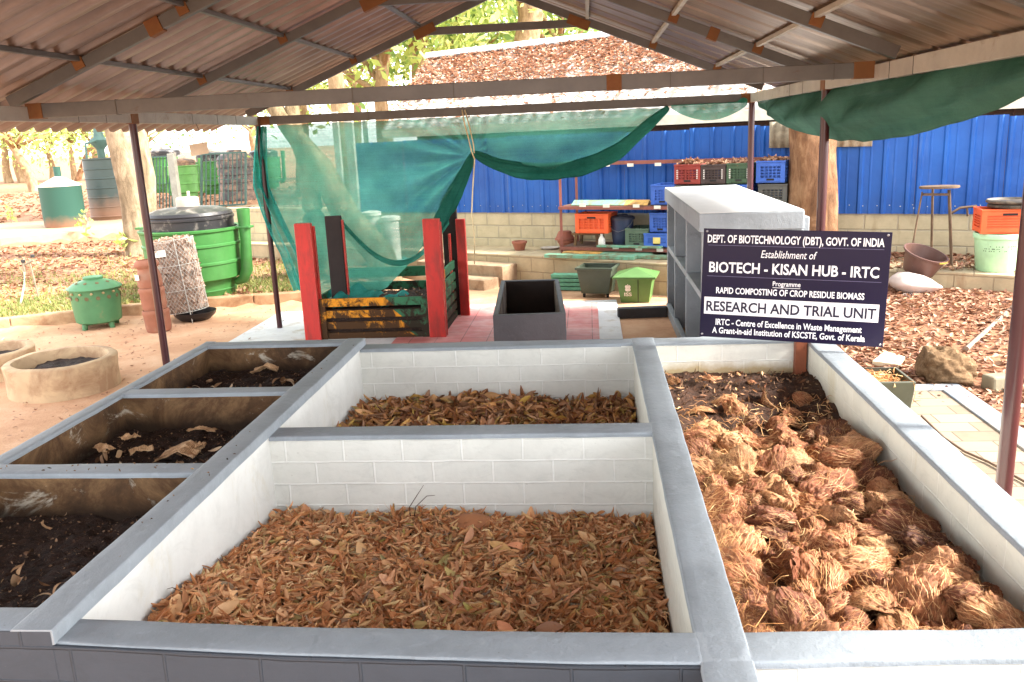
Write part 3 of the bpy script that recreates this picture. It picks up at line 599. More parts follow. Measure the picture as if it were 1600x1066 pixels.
# ================================================================ sign board
TL, TRc, BL, BR = aty(1101, 357, 5.56), aty(1394, 363, 5.28), aty(1092, 525, 5.54), aty(1380, 543, 5.26)
ux = V((TRc-TL+BR-BL)/2); wS = ux.length; ux.normalize(); vy = V((TL-BL+TRc-BR)/2); vy = (vy-ux*vy.dot(ux)); hS = vy.length; vy.normalize(); nz_ = ux.cross(vy)
ctr = V((TL+TRc+BL+BR)/4); SM = Matrix((ux, vy, nz_)).transposed()
sign = thing('sign_board', 'dark navy sign board with white lettering on a rusty post in the husk filled tank', 'sign', (ctr.x, ctr.y+.05, .6))
def navy():
    t = NT('navy_vinyl'); t.col(t.ramp(t.noise(2, 3, .5), [(.3, C8(17, 9, 42)), (.7, C8(21, 12, 48))])); t.set(.28, 0, .2); t.bump(t.noise(5, 3, .5), .03, .01); return t.m
m = MB(); m.box(ctr, (wS, hS, .012), M=SM); pan = m.build('panel', navy(), sign, bevel=.002)
M_TXT = pm('white_lettering', C8(236, 236, 240), .4, var=.02, bump=0); M_NVT = pm('navy_lettering', C8(22, 16, 46), .4, var=.03, bump=0)
def sp(u, v, h=0.0): return ctr+ux*((u-.5)*wS)+vy*((.5-v)*hS)+nz_*(.0062+h)
def text(body, u0, u1, v, mat, off=.0, shear=0, lift=.0008, par=None, capv=None, name='lettering'):
    cu = bpy.data.curves.new('t', 'FONT'); cu.body = body; cu.size = 1; cu.align_x = 'LEFT'; cu.offset = off; cu.shear = shear; cu.resolution_u = 3
    o = bpy.data.objects.new('t', cu); COL.objects.link(o); dg = bpy.context.evaluated_depsgraph_get(); dg.update()
    me = bpy.data.meshes.new_from_object(o.evaluated_get(dg)); bpy.data.objects.remove(o)
    c = np.array([p.co[:] for p in me.vertices]); x0, x1 = c[:, 0].min(), c[:, 0].max(); k = (u1-u0)*wS/(x1-x0)
    ky = k if capv is None else capv*hS/.73
    for p in me.vertices:
        q = sp(u0, v)+ux*((p.co.x-x0)*k)+vy*((p.co.y-.365)*ky)+nz_*lift; p.co = q
    I = pmat(par or pan).inverted()
    for p in me.vertices: p.co = I@p.co
    me.materials.append(mat); me.name = name; o = bpy.data.objects.new(name, me); COL.objects.link(o); o.parent = par or pan; return o
def strip(u0, u1, v0, v1, mat, lift=.0006, name='rule'):
    m = MB(); a, b, c, d = sp(u0, v1, lift), sp(u1, v1, lift), sp(u1, v0, lift), sp(u0, v0, lift); m.add([a, b, c, d], [(0, 1, 2, 3)]); return m.build(name, mat, pan)
B_ = .022
text('DEPT. OF BIOTECHNOLOGY (DBT), GOVT. OF INDIA', .025, .965, .088, M_TXT, B_, capv=.072)
M_RULE = pm('grey_rule', C8(84, 78, 110), .4, bump=0)
strip(.03, .965, .146, .151, M_RULE); text('Establishment of', .325, .625, .215, M_TXT, .004, .22, capv=.070)
text('BIOTECH - KISAN HUB - IRTC', .04, .95, .345, M_TXT, B_, capv=.096)
strip(.03, .965, .428, .433, M_RULE); text('Programme', .398, .548, .478, M_TXT, .012, capv=.044); strip(.398, .548, .513, .517, M_TXT)
text('RAPID COMPOSTING OF CROP RESIDUE BIOMASS', .085, .885, .558, M_TXT, .022, capv=.058)
strip(.02, .965, .625, .783, pm('white_band', C8(232, 230, 240), .35, bump=0), name='white_band')
text('RESEARCH AND TRIAL UNIT', .032, .952, .705, M_NVT, B_*1.1, lift=.0014, capv=.094)
text('IRTC - Centre of Excellence in Waste Management', .09, .885, .852, M_TXT, .022, capv=.058)
text('A Grant-in-aid Institution of KSCSTE, Govt. of Kerala', .072, .905, .930, M_TXT, .022, capv=.058)
for (u, v) in ((.02, .025), (.98, .025), (.015, .975), (.985, .975)):
    m = MB(); m.lathe(sp(u, v, .0), [(.0, .004), (.006, .003), (.008, 0)], 10, M=SM); m.build('screw', pm('screw_steel', C8(150, 146, 150), .3, .8, bump=0) if u == .02 and v == .025 else bpy.data.materials['screw_steel'], sign)
m = MB(); pc = aty(1251, 545, 5.60); m.bb((pc[0]-.036, 5.575, .40), (pc[0]+.036, 5.640, 1.5)); m.build('post', pm('rusty_post', C8(140, 76, 48), .6, var=.15, dirt=C8(110, 60, 40), bump=.15), sign, bevel=.006)
m = MB(); m.bar((pc[0], 5.6, 1.40), (ctr.x-.1, ctr.y+.06, 1.40), .03, .03); m.build('bracket', bpy.data.materials['rusty_post'], sign)
# ================================================================ concrete pigeon hole rack
rk = thing('shelf_unit', 'long grey painted concrete shelf unit with open compartments behind the sign board', 'shelf', (1.38, 9.2, 0), 0)
X0, X1, Y0, Y1, ZT = .965, 1.80, 7.55, 10.95, 1.565
def sb(a, b, nm, bev=.008, mat=None): m = MB(); m.bb(a, b); return m.build(nm, mat or M_SHELF, rk, bevel=bev)
sb((X0-.03, Y0-.02, ZT-.16), (X1+.02, Y1+.03, ZT), 'top_slab', .012)
sb((X0-.024, Y0-.014, ZT+.0005), (X1+.014, Y1+.024, ZT+.006), 'top_sky_sheen', .003, pm('painted_sky_sheen', C8(226, 226, 224), .7, var=.04, bump=.2))  # added pale layer: sky brightness on the top put into its colour
sb((X1+.021, Y0+.03, 0), (X1+.075, Y1, ZT-.06), 'back_wall')
for i, y in enumerate((Y0, 8.80, 9.98, Y1-.06)):
    sb((X0, y, .0), (X1+.02, y+(.07 if i in (0, 3) else .045), ZT-.161), 'end_wall' if i in (0, 3) else 'divider')
for z in (.85,):
    for a, b in ((Y0+.071, 8.799), (8.846, 9.979), (10.026, Y1-.061)): sb((X0+.005, a, z-.06), (X1+.02, b, z), 'shelf')
sb((X0-.02, Y0+.071, .0), (X0+.04, Y1-.061, .12), 'plinth')
# ================================================================ coconut husks in the right hand chamber
def husk_mat():
    t = NT('coir_husk'); oi = t.n('ObjectInfo'); base = t.ramp(oi.outputs['Random'], [(0, C8(92, 50, 32)), (.2, C8(122, 70, 46)), (.45, C8(148, 90, 58)), (.66, C8(168, 112, 76)), (.84, C8(188, 140, 100)), (.9, C8(136, 78, 50)), (1, C8(74, 40, 28))])
    co = t.co((4, 22, 22)); n_ = t.noise(2.4, 6, .7, co, .9)
    col = t.mix(t.ramp(n_, [(.34, (.75,)*3), (.52, (0, 0, 0))]), base, C8(70, 36, 20))
    col = t.mix(t.ramp(t.noise(3, 5, .7, co, .5), [(.52, (0, 0, 0)), (.70, (.55,)*3)]), col, C8(192, 146, 104))
    col = t.mix(t.ramp(t.noise(7, 5, .6), [(.55, (0, 0, 0)), (.7, (.6,)*3)]), col, C8(86, 46, 26))
    t.col(col); t.set(.62, 0, .3); b = t.bump(n_, .9, .012); t.bump(t.noise(9, 5, .75, co, 1), .7, .006, b); return t.m
M_HUSK = husk_mat()
def fib_mat():
    t = NT('coir_fibre'); oi = t.n('ObjectInfo'); g = t.n('NewGeometry')
    a = t.ramp(oi.outputs['Random'], [(0, C8(136, 78, 46)), (.5, C8(182, 122, 78)), (.85, C8(208, 160, 112)), (1, C8(120, 70, 44))])
    t.col(t.mix(t.math('MULTIPLY', g.outputs['Random Per Island'], .55), a, C8(226, 190, 136))); t.set(.55, 0, .35); return t.m
M_FIB = fib_mat()
def husk_proto(k):
    r = random.Random(100+k); m = MB(); sd = r.uniform(0, 90); wedge = k % 3 == 1
    a, b, c = r.uniform(.095, .135), r.uniform(.065, .092), r.uniform(.05, .075); arc = r.uniform(1.5, 2.6); th_ = r.uniform(.30, .5); bend = r.uniform(.2, .6)
    def surf(u, v, lift=0):
        if wedge:                                                   # torn wedge of husk: thick curved shell, skin outside, ragged ends
            t_ = v*2-1; q = u*2*math.pi; co_, si = math.cos(q), math.sin(q)
            ang = arc*.5*co_; rad = 1+th_*.5*si-th_*.1
            end = max(.02, 1-abs(t_)**3.2); rr = rad*end**.45
            x = t_*a*1.15; y = b*rr*math.sin(ang)*1.1; z = c*1.3*(rr*math.cos(ang)-.55)*end**.3-bend*x*x/a
            P = Vector((x, y, z)); n_ = Vector((.1*t_, math.sin(ang)*si, math.cos(ang)*si+.001)); n_ = (n_+Vector((0, math.copysign(.6, co_)*abs(co_)**6, 0))).normalized()
        else:                                                       # rounded clump of coir
            th = 2*math.pi*u; ph = math.pi*(v-.5); p = Vector((math.sin(ph), math.cos(ph)*math.cos(th), math.cos(ph)*math.sin(th))); P = Vector((p.x*a*.9, p.y*b*1.1, p.z*c)); n_ = p
            P *= 1+.45*noise.noise(p*1.3+Vector((sd, 0, 0)))
        w = P*11+Vector((sd, 0, 0)); n1 = noise.noise(w); n2 = noise.noise(w*2.3); sw = Vector((P.x*9+n1*1.4, P.y*70+n2*3, P.z*70+n1*4+sd)); st = noise.noise(sw); s2 = noise.noise(sw*2.1)
        tip = abs(v*2-1)**4
        s3 = noise.noise(sw*4.2); d = .017*n1+.010*n2+.011*st+.008*s2+.005*s3+.026*tip*noise.noise(Vector((P.x*4, P.y*60+sd, P.z*60)))
        return P+n_*(d+lift*b)
    m.grid(lambda u, v: surf(u, .012+.976*v), 110, 56)
    for i in range(420):
        u = r.random(); v = .03+r.random()*.65; dv = r.uniform(.08, .34); du = r.gauss(0, .045 if wedge else .08); lf = [-.02, .025, .045, .025, r.uniform(-.03, .12)]; w = r.uniform(.0004, .0009)
        P = [surf(u+du*t_, min(.99, v+dv*t_), l_) for t_, l_ in zip((0, .25, .5, .75, 1), lf)]
        e = Vector((r.gauss(0, 1), r.gauss(0, 1), r.gauss(0, 1)+.3)).normalized()
        if r.random() < .3: P[4] += e*.026; P[3] += e*.009
        vs = []
        for j, p in enumerate(P):
            d = (P[min(j+1, 4)]-P[max(j-1, 0)]).normalized(); q = d.cross(p.normalized()).normalized()*w*(1 if j < 4 else .3); vs += [p-q, p+q]
        m.add(vs, [(2*j, 2*j+1, 2*j+3, 2*j+2) for j in range(4)], 1)
    o = m.build('coconut_husk', [M_HUSK, M_FIB], smooth=180); me = o.data; bpy.data.objects.remove(o); return me
HM = [husk_proto(k) for k in range(14)]
rr_ = random.Random(4); placed = []
def hz(x, y): return .605+.03*sm(.9, 1.35, x)+.02*sm(3.6, 2.6, y)
for attempt in range(4000):
    x = rr_.uniform(.46, 1.36); y = 2.30+(5.60-2.30)*rr_.random()**1.05
    if y > 4.7 and rr_.random() < .9: continue
    dmin = .114 if y < 4.5 else .17
    if any((x-a)**2+(y-b)**2 < dmin**2 for a, b in placed): continue
    placed.append((x, y))
    if len(placed) >= 185: break
for i, (x, y) in enumerate(placed):
    o = bpy.data.objects.new('coconut_husk', HM[i % len(HM)]); COL.objects.link(o)
    s = rr_.choice((.7, .8, .9, 1.0, 1.12, 1.25))*rr_.uniform(.92, 1.08)*(1 if y < 4.5 else .85)
    o.location = (min(1.27, max(.55, x)), max(2.42, y), hz(x, y)+rr_.uniform(-.01, .035)-(.03 if y > 4.75 else 0)+(.03 if i % 3 == 0 else 0))
    o.rotation_euler = (rr_.uniform(-.9, .9)+(math.pi if rr_.random() < .25 else 0), rr_.uniform(-.8, .8), rr_.uniform(0, 6.28)); o.scale = (s, s*rr_.uniform(.9, 1.15), s*rr_.uniform(.85, 1.15))
    tag(o, 'brown fibrous coconut husk lying in the heap inside the white block tank beside the sign', 'coconut husk', 'coconut husks heaped in the right hand tank')
# loose straw, pods and coir between the husks
st_ = random.Random(9); m = MB()
for i in range(520):
    x = st_.uniform(.46, 1.36); y = st_.uniform(2.35, 5.0); z = hz(x, y)+st_.uniform(.0, .085); a = st_.uniform(0, 6.28); L = st_.uniform(.03, .11); k = st_.gauss(0, .02)
    P = [Vector((x+math.cos(a)*L*t_+k*math.sin(t_*3)*math.sin(a), y+math.sin(a)*L*t_+k*math.sin(t_*3), z+.018*math.sin(3*t_)+.02*t_*st_.gauss(0, 1))) for t_ in (0, .33, .66, 1)]
    m.tube(P, [.0016, .0015, .0013, .0008], 3)
tag(m.build('loose_coir', island_mat('loose_coir', [(0, C8(176, 112, 64)), (.6, C8(214, 160, 104)), (1, C8(232, 204, 150))], .6), smooth=180), kind='stuff')
for k, (x0, x1, y0, y1, z) in enumerate(((-2.6, -1.8, 4.66, 5.3, .775), (-2.6, -1.78, 3.48, 4.1, .745), (-2.6, -1.8, 2.3, 3.2, .75))):
    P = scatter((46, 90, 26)[k], x0, x1, y0, y1, lambda x, y: z, 70+k, (.0, .022))
    tag(leaf_mesh('leaf_scraps', P, (.03, .09), (.015, .05), island_mat('scraps_%s' % 'abc'[k], [(0, C8(70, 48, 34)), (.4, C8(130, 96, 66)), (.75, C8(190, 156, 118)), (1, C8(232, 212, 182))], .8), .45, (.1, 1.2), seed=75+k), kind='stuff')
CR = np.array([(x, y, ZL+.003) for x, y in list(zip(np.random.default_rng(5).uniform(-2.68, -1.74, 22), np.random.default_rng(6).uniform(3.34, 3.44, 22)))+list(zip(np.random.default_rng(7).uniform(-1.72, -1.61, 16), np.random.default_rng(8).uniform(2.2, 5.6, 16)))])
tag(leaf_mesh('soil_crumbs', CR, (.006, .02), (.006, .014), bpy.data.materials['compost_crumbs_a'], .4, (1, 2.5), seed=99), kind='stuff')
# cardboard scraps in the dark chambers
def card_mat():
    t = NT('torn_cardboard'); co = t.co(); wv = t.n('TexWave', wave_type='BANDS'); wv.inputs['Scale'].default_value = 38; t.l(co, wv.inputs['Vector'])
    c = t.ramp(t.noise(9, 7, .75, co), [(.3, C8(110, 80, 54)), (.52, C8(186, 150, 112)), (.75, C8(232, 214, 184))]); t.col(t.mix(t.math('MULTIPLY', wv.outputs[0], .25), c, C8(130, 96, 62))); t.set(.8, 0, .2); t.bump(wv.outputs[0], .5, .004); return t.m
M_CARD = card_mat()
def card(px, py, z, L, Wd, rz, curl, label, torn=1, tilt=0):
    p = atz(px, py, z); r = random.Random(int(px)); m = MB(); j = [r.uniform(.75, 1.15) for _ in range(40)]
    L *= .7; Wd *= .75; o = thing('cardboard_scrap', label, 'cardboard', (p[0], p[1], z), rz, 'torn cardboard scraps in the dark tanks')
    ck = r.uniform(.3, .7); s1, s2 = r.uniform(.2, 1.0)*(curl/.05), -r.uniform(.2, 1.1)*(curl/.05); cv = r.uniform(-.6, .6)
    def fn(u, v):
        e = 1+.16*noise.noise(Vector((u*7, px*.1, v*2))); f = 1+.16*noise.noise(Vector((px*.1, v*6, u*2)))
        x = (u-.5)*L*f; y = (v-.5)*Wd*e; zz = .5*L*(s1*(min(u, ck)-ck)+s2*max(0, u-ck))+cv*abs(v-.45)*Wd+0.014*noise.noise(Vector((u*4, v*4, px*.3)))+.005*noise.noise(Vector((u*13, v*9, px*.7)))+tilt*(v-.5)*Wd
        return (x, y, max(-.01, zz+.035+curl*.7))
    m.grid(fn, 24, 10); m.build('sheet', M_CARD, o, local=True, smooth=18, solid=.0035); return o
card(415, 590, .78, .24, .10, .1, .05, 'folded tan cardboard strip arching over the compost of the farthest dark tank')
card(280, 716, .745, .34, .15, -.15, .045, 'largest pale torn cardboard sheet at the near edge of the middle dark tank', tilt=.2)
card(222, 712, .75, .16, .10, .5, .03, 'creamy torn cardboard piece left of the largest sheet in the middle dark tank')
card(165, 716, .75, .14, .09, -.5, .06, 'folded cardboard flap nearest the left wall of the middle dark tank')
card(318, 682, .745, .22, .07, .15, .02, 'thin tan cardboard sliver lying flat near the divider in the middle dark tank')
card(205, 697, .755, .13, .08, 1.0, .02, 'small brown cardboard scrap at the back of the middle dark tank')
card(316, 713, .745, .07, .06, .2, .045, 'small curled cardboard ring beside the divider coping')
m = MB(); p = aty(735, 808, 3.80); m.lathe((p[0], 3.79, p[2]-.055), [(.15, -.03), (.145, .01), (.12, .04), (.075, .062), (.03, .072), (0, .074)], 28, sy=.6)
tag(m.build('coconut_shell', pm('brown_shell', C8(146, 96, 62), .6, var=.15, scale=12, bump=.3), smooth=180), 'smooth brown coconut shell dome half buried in dry leaves at the divider wall', 'coconut shell')
def twig(label, pts, r=.0022):
    m = MB(); m.tube(pts, [r*1.3]+[r]*(len(pts)-2)+[r*.5], 5); return tag(m.build('twig', bpy.data.materials.get('twig') or pm('twig', C8(70, 50, 38), .8, bump=.2), smooth=180), label, 'twig')
a = V(aty(640, 792, 3.8)); b = V(aty(662, 758, 3.84)); c = V(aty(680, 774, 3.82)); twig('thin dark twig standing straight up out of the leaves against the white divider wall', [a-Vector((0, 0, .05)), a, a.lerp(b, .5), b])
twig('thin dark twig bending over to the right in the leaves by the white divider wall', [a+Vector((.02, 0, -.05)), a+Vector((.03, 0, .0)), a.lerp(c, .6)+Vector((.01, 0, .02)), c])
a = V(atx(285, 925, -1.55)); twig('short forked twig poking from the leaves at the plastered left wall', [a-Vector((0, 0, .06)), a, a+Vector((-.02, -.03, .035)), a+Vector((-.03, -.05, .04))], .0016)
# ================================================================ terrace, steps, boundary wall and fence
M_CONC = pm('worn_concrete', C8(172, 152, 122), .85, var=.16, scale=3, bump=.5, bscale=35, dirt=C8(120, 96, 72), damt=.3, dscale=2, spec=.2, bd=.01)
WA = (.923, -.387)
TF = [(-9.0, 17.4), (-2.6, 14.15), (-.82, 13.21), (.95, 12.06), (4.3, 10.72), (4.91, 10.30), (9.5, 8.1)]
m = MB(); bk = [wpt(u, -.6, 0) for u in (9.6, -8.5)]
m.prism([*TF, (bk[0].x, bk[0].y), (bk[1].x, bk[1].y)], -.2, .45)
tag(m.build('terrace', block_mat('terrace_block_face', WA, C8(176, 158, 126), C8(128, 112, 88), bw=.42, bh=.22, off=(.1, .02), msize=.01, rough=.9, noisy=.22, bump=.9, stain=C8(128, 88, 58), stamt=.2), bevel=.01), kind='structure')
stp = thing('steps', 'three worn concrete steps leading up to the terrace by the red posted crate', 'steps', (-1.75, 13.2, 0))
tdir = Vector((.86, -.50, 0)).normalized(); tn = Vector((-.50, -.86, 0)).normalized()
sc0 = Vector((-1.15, 13.42, 0))                # right hand end of the top riser, on the terrace edge
for k, (dep, z0, z1, wd) in enumerate(((.78, 0, .16, 2.0), (.42, 0.0, .325, 1.75))):
    m = MB(); a = sc0+tn*dep-tdir*(wd if k else 1.9)+tdir*(.08 if k == 0 else 0); b = sc0+tn*dep+tdir*(-.10 if k == 0 else 0); c = sc0-tn*.25+tdir*0; d = sc0-tn*.25-tdir*1.9
    m.prism([(a.x, a.y), (b.x, b.y), (c.x, c.y), (d.x, d.y)], -.1, z1); m.build('step', pm('step_concrete', C8(160, 138, 112), .85, var=.14, scale=3, bump=.45, bscale=40, dirt=C8(124, 98, 76), spec=.2) if k == 0 else bpy.data.materials['step_concrete'], stp, bevel=.015)
bw_ = thing('block_wall', 'low wall of bare concrete blocks under the blue metal fence', 'wall', wpt(2, 0, .45))
m = MB(); a, b, c, d = wpt(-8.5, 0, 0), wpt(10, 0, 0), wpt(10, -.2, 0), wpt(-8.5, -.2, 0); m.prism([(a.x, a.y), (b.x, b.y), (c.x, c.y), (d.x, d.y)], .3, 1.085)
m.build('wall', block_mat('bare_block_wall', WA, C8(186, 172, 140), C8(150, 142, 124), bw=.43, bh=.213, off=(.2, .05), msize=.014, rough=.9, noisy=.18, bump=1.0, stain=C8(140, 122, 90), stamt=.15), bw_)
def blue_mat():
    t = NT('blue_painted_sheet'); co = t.co(world=True); c = C8(24, 70, 168)
    oi = t.n('ObjectInfo'); col = t.ramp(t.noise(1.2, 5, .6, co), [(.3, C8(16, 66, 138)), (.7, C8(28, 92, 172))]); col = t.mix(t.math('MULTIPLY', oi.outputs['Random'], .35), col, C8(40, 84, 150))
    col = t.mix(t.ramp(t.noise(2.5, 7, .7, t.co((3, 3, .3), True)), [(.58, (0, 0, 0)), (.75, (.35,)*3)]), col, C8(110, 130, 170))
    t.col(col); t.set(.5, 0, .35); t.bump(t.noise(1.7, 4, .6, co), .5, .05); return t.m
fn_ = thing('sheet_fence', 'tall blue corrugated metal sheet fence standing on the low block wall', 'fence', wpt(2, .1, 1.08))
M_BLUE = blue_mat()
def fsheet(u0, u1, zt):
    m = MB(); pts = []; u = u0; rib = .30
    while u < u1-.01:
        for du, d in ((0, .0), (.02, .028), (.055, .028), (.075, 0), (.145, .0), (.152, .006), (.168, .006), (.175, 0)):
            if u+du <= u1: pts.append((u+du, d))
        u += rib
    pts.append((u1, 0)); n = len(pts); vs = [wpt(a, .03+d, 1.02) for a, d in pts]+[wpt(a, .03+d, zt) for a, d in pts]
    m.add(vs, [(i, i+1, n+i+1, n+i) for i in range(n-1)]); m.build('metal_sheet', M_BLUE, fn_, solid=.003)
for k in range(13): fsheet(-3.25+k*1.03, -3.25+(k+1)*1.03-.006, 2.26+.012*math.sin(k*2.3))
m = MB()
for u in np.arange(-3.1, 10, .16): p = wpt(u+.02*math.sin(u*31), .034, 1.13+.012*math.sin(u*17)); m.box(p, (.012, .012, .012))
m.build('fixing_screws', pm('fixing', C8(180, 180, 176), .4, .5, bump=0), fn_)
pch = thing('roofing_sheet', 'weathered pale corrugated sheet patched over the blue fence behind the tree trunk', 'sheet', wpt(4.8, .1, 2.1))
m = MB(); m.grid(lambda u, v: wpt(4.10+1.36*u, .09+.012*math.sin(u*70), 1.95+.36*v-.02*u), 90, 2); m.build('sheet', pm('weathered_sheet', C8(176, 166, 144), .8, var=.15, dirt=C8(120, 108, 88), bump=.3), pch, smooth=180, solid=.005)
# ================================================================ leaf strewn house behind the fence
hs = thing('house', 'low house behind the blue fence with a pale sheet roof covered in fallen leaves', 'house', wpt(3, -4, 0))
e0, e1 = atw(520, 205, -1.3), atw(1178, 176, -1.3); r0, r1 = atw(668, 96, -5.0), atw(940, 57, -5.0)
e0, e1, r0, r1 = V(e0), V(e1), V(r0), V(r1)
ze = (e0.z+e1.z)/2; zr = (r0.z+r1.z)/2; du_ = Vector((WA[0], WA[1], 0))
eL, eR = wpt(-3.6, -1.3, ze-.02), wpt(12, -1.3, ze+.0); uR = (np.array(r0)-W0)@WU
rL, rR = wpt(uR, -5.0, zr-.05), wpt(12, -5.0, zr+.25)
bL = wpt(-3.6, -8.7, ze)
def roofpt(u, v, l=0): a = eL.lerp(eR, u); b = rL.lerp(rR, u); p = a.lerp(b, v); return (p.x, p.y, p.z+l)
m = MB(); m.grid(lambda u, v: roofpt(u, v, .022*math.sin(u*2*math.pi*62)), 500, 3); bR = wpt(12, -8.7, ze)
m.build('roof', pm('pale_sheet_roof', C8(206, 202, 196), .6, var=.08, dirt=C8(150, 136, 120), bump=.1), hs, smooth=180, solid=.02)
m = MB(); m.add([rL, bL, bR, rR], [(0, 1, 2, 3)]); m.add([eL, rL, bL], [(0, 2, 1)]); m.build('roof', bpy.data.materials['pale_sheet_roof'], hs, solid=.02)
m = MB(); m.tube([rL+Vector((0, 0, .07)), rR+Vector((0, 0, .07))], .09, 10); m.build('ridge_cap', pm('ridge_white', C8(226, 226, 226), .6), hs, smooth=60)
m = MB()
for k in range(40): t_ = k/40*.62; p = rL.lerp(rR, t_+.006)+Vector((WN[0], WN[1], 0))*.11; q = rL.lerp(rR, t_+.0115)+Vector((WN[0], WN[1], 0))*.11; m.bar(p+Vector((0, 0, -.012)), q+Vector((0, 0, -.012)), .04, .075)
m.build('ridge_gap_shade', pm('gap_shade', C8(40, 40, 44), .8), hs)  # dark blocks added as painted shade for the gaps under the ridge cap
m = MB(); m.bar(eL+Vector((0, 0, -.06)), eR+Vector((0, 0, -.06)), .03, .16); m.build('fascia', pm('cream_fascia', C8(214, 204, 178), .7), hs)
m = MB(); a, b, c, d = wpt(-3.2, -1.9, 0), wpt(11.8, -1.9, 0), wpt(11.8, -8.2, 0), wpt(-3.2, -8.2, 0); m.prism([(a.x, a.y), (b.x, b.y), (c.x, c.y), (d.x, d.y)], 0, ze-.05); m.build('wall', pm('house_wall_brown', C8(96, 78, 64), .9, var=.2, bump=.3), hs)  # even dark brown on every wall of the house
m = MB()
for k in range(60): p = wpt(-3.1+k*.25, -1.86, 2.0); m.bb((p.x-.015, p.y-.015, 1.6), (p.x+.015, p.y+.015, ze-.05))
for z in (2.0, 2.3): m.bar(wpt(-3.1, -1.86, z), wpt(11.7, -1.86, z), .03, .03)
m.build('lattice', pm('brown_lattice', C8(92, 66, 48), .8), hs)
LITR = island_mat('roof_litter', [(0, C8(140, 96, 74)), (.3, C8(172, 124, 98)), (.6, C8(190, 144, 118)), (1, C8(206, 170, 146))], .6, .2, trans=.1)
r = np.random.default_rng(77); P = []
while len(P) < 13000:
    u, v = r.random()*.75, r.random(); d = .5+.5*noise.noise(Vector((u*14, v*3, 2)))
    if r.random() < (.18+.95*sm(.22, .42, v))*(.35+.65*d)*(1 if v > .35 else .5): P.append(roofpt(u, v, .03+r.random()*.03))
LIT = island_mat('leaf_litter', [(0, C8(84, 52, 38)), (.2, C8(128, 82, 60)), (.5, C8(150, 102, 78)), (.75, C8(172, 126, 100)), (.9, C8(144, 112, 84)), (1, C8(190, 156, 130))], .55, .3, trans=.1)
tag(leaf_mesh('roof_leaves', np.array(P), (.08, .16), (.04, .08), LITR, .25, (.2, 1.0), seed=12), kind='stuff')
# ================================================================ shade tree at the fence
def bark(name, a, b, c): 
    t = NT(name); co = t.co((1, 1, .35)); col = t.ramp(t.noise(7, 8, .7, co, .6), [(.3, a), (.52, b), (.72, c)]); col = t.mix(t.ramp(t.noise(2, 6, .6), [(.52, (0, 0, 0)), (.66, (.6,)*3)]), col, c)
    t.col(col); t.set(.9, 0, .2); t.bump(t.noise(14, 8, .75, co, .5), .9, .03); return t.m
def trunk_mesh(m, path, rad, n=18, sd=0, flute=.12):
    P = [Vector(p) for p in path]; Q = []; R = []
    for i in range(len(P)-1):
        for k in range(6): t_ = k/6; Q.append(P[i].lerp(P[i+1], t_)); R.append(rad[i]+(rad[i+1]-rad[i])*t_)
    Q.append(P[-1]); R.append(rad[-1]); b = len(m.v); m.tube(Q, R, n)
    for i in range(b, len(m.v)):
        ring = (i-b)//n; c = Q[ring]; d = Vector(m.v[i])-c; a = 2*math.pi*((i-b) % n)/n
        k = 1+flute*noise.noise(Vector((math.cos(a)*1.6, math.sin(a)*1.6, c.z*.7+sd)))*1.6+.05*noise.noise(Vector((math.cos(a)*4, math.sin(a)*4, c.z*3+sd)))
        m.v[i] = tuple(c+d*k)
def fol_mat(name, stops, trans=.35):
    t = NT(name); g = t.n('NewGeometry'); col = t.ramp(g.outputs['Random Per Island'], stops); t.col(col); t.set(.5, 0, .3)
    tr = t.n('BsdfTranslucent'); t.l(col, tr.inputs[0]); mx = t.n('MixShader'); mx.inputs[0].default_value = trans; t.l(t.b.outputs[0], mx.inputs[1]); t.l(tr.outputs[0], mx.inputs[2]); t.l(mx.outputs[0], t.out.inputs[0]); return t.m
FOL = [fol_mat('foliage_yellow_green', [(0, C8(126, 152, 72)), (.5, C8(176, 192, 104)), (1, C8(214, 220, 144))], .5), fol_mat('foliage_green', [(0, C8(96, 128, 66)), (.6, C8(142, 168, 88)), (1, C8(188, 202, 122))], .5)]
def crown(par, tips, n, spread, size, mat, seed):
    r = np.random.default_rng(seed); C_ = np.array(tips)[r.integers(0, len(tips), n)]+r.normal(0, 1, (n, 3))*np.array([1, 1, .75])*spread; s = r.uniform(*size, n)
    a = r.normal(0, 1, (n, 3)); a /= np.linalg.norm(a, axis=1)[:, None]; b = np.cross(a, r.normal(0, 1, (n, 3))); b /= np.linalg.norm(b, axis=1)[:, None]
    a *= s[:, None]; b *= s[:, None]*.42; q = np.stack([C_-a, C_+b+a*.1, C_+a, C_-b+a*.1], 1).reshape(-1, 3); f = np.arange(4*n).reshape(-1, 4); return raw_mesh('crown', q, f, mat, par, False)
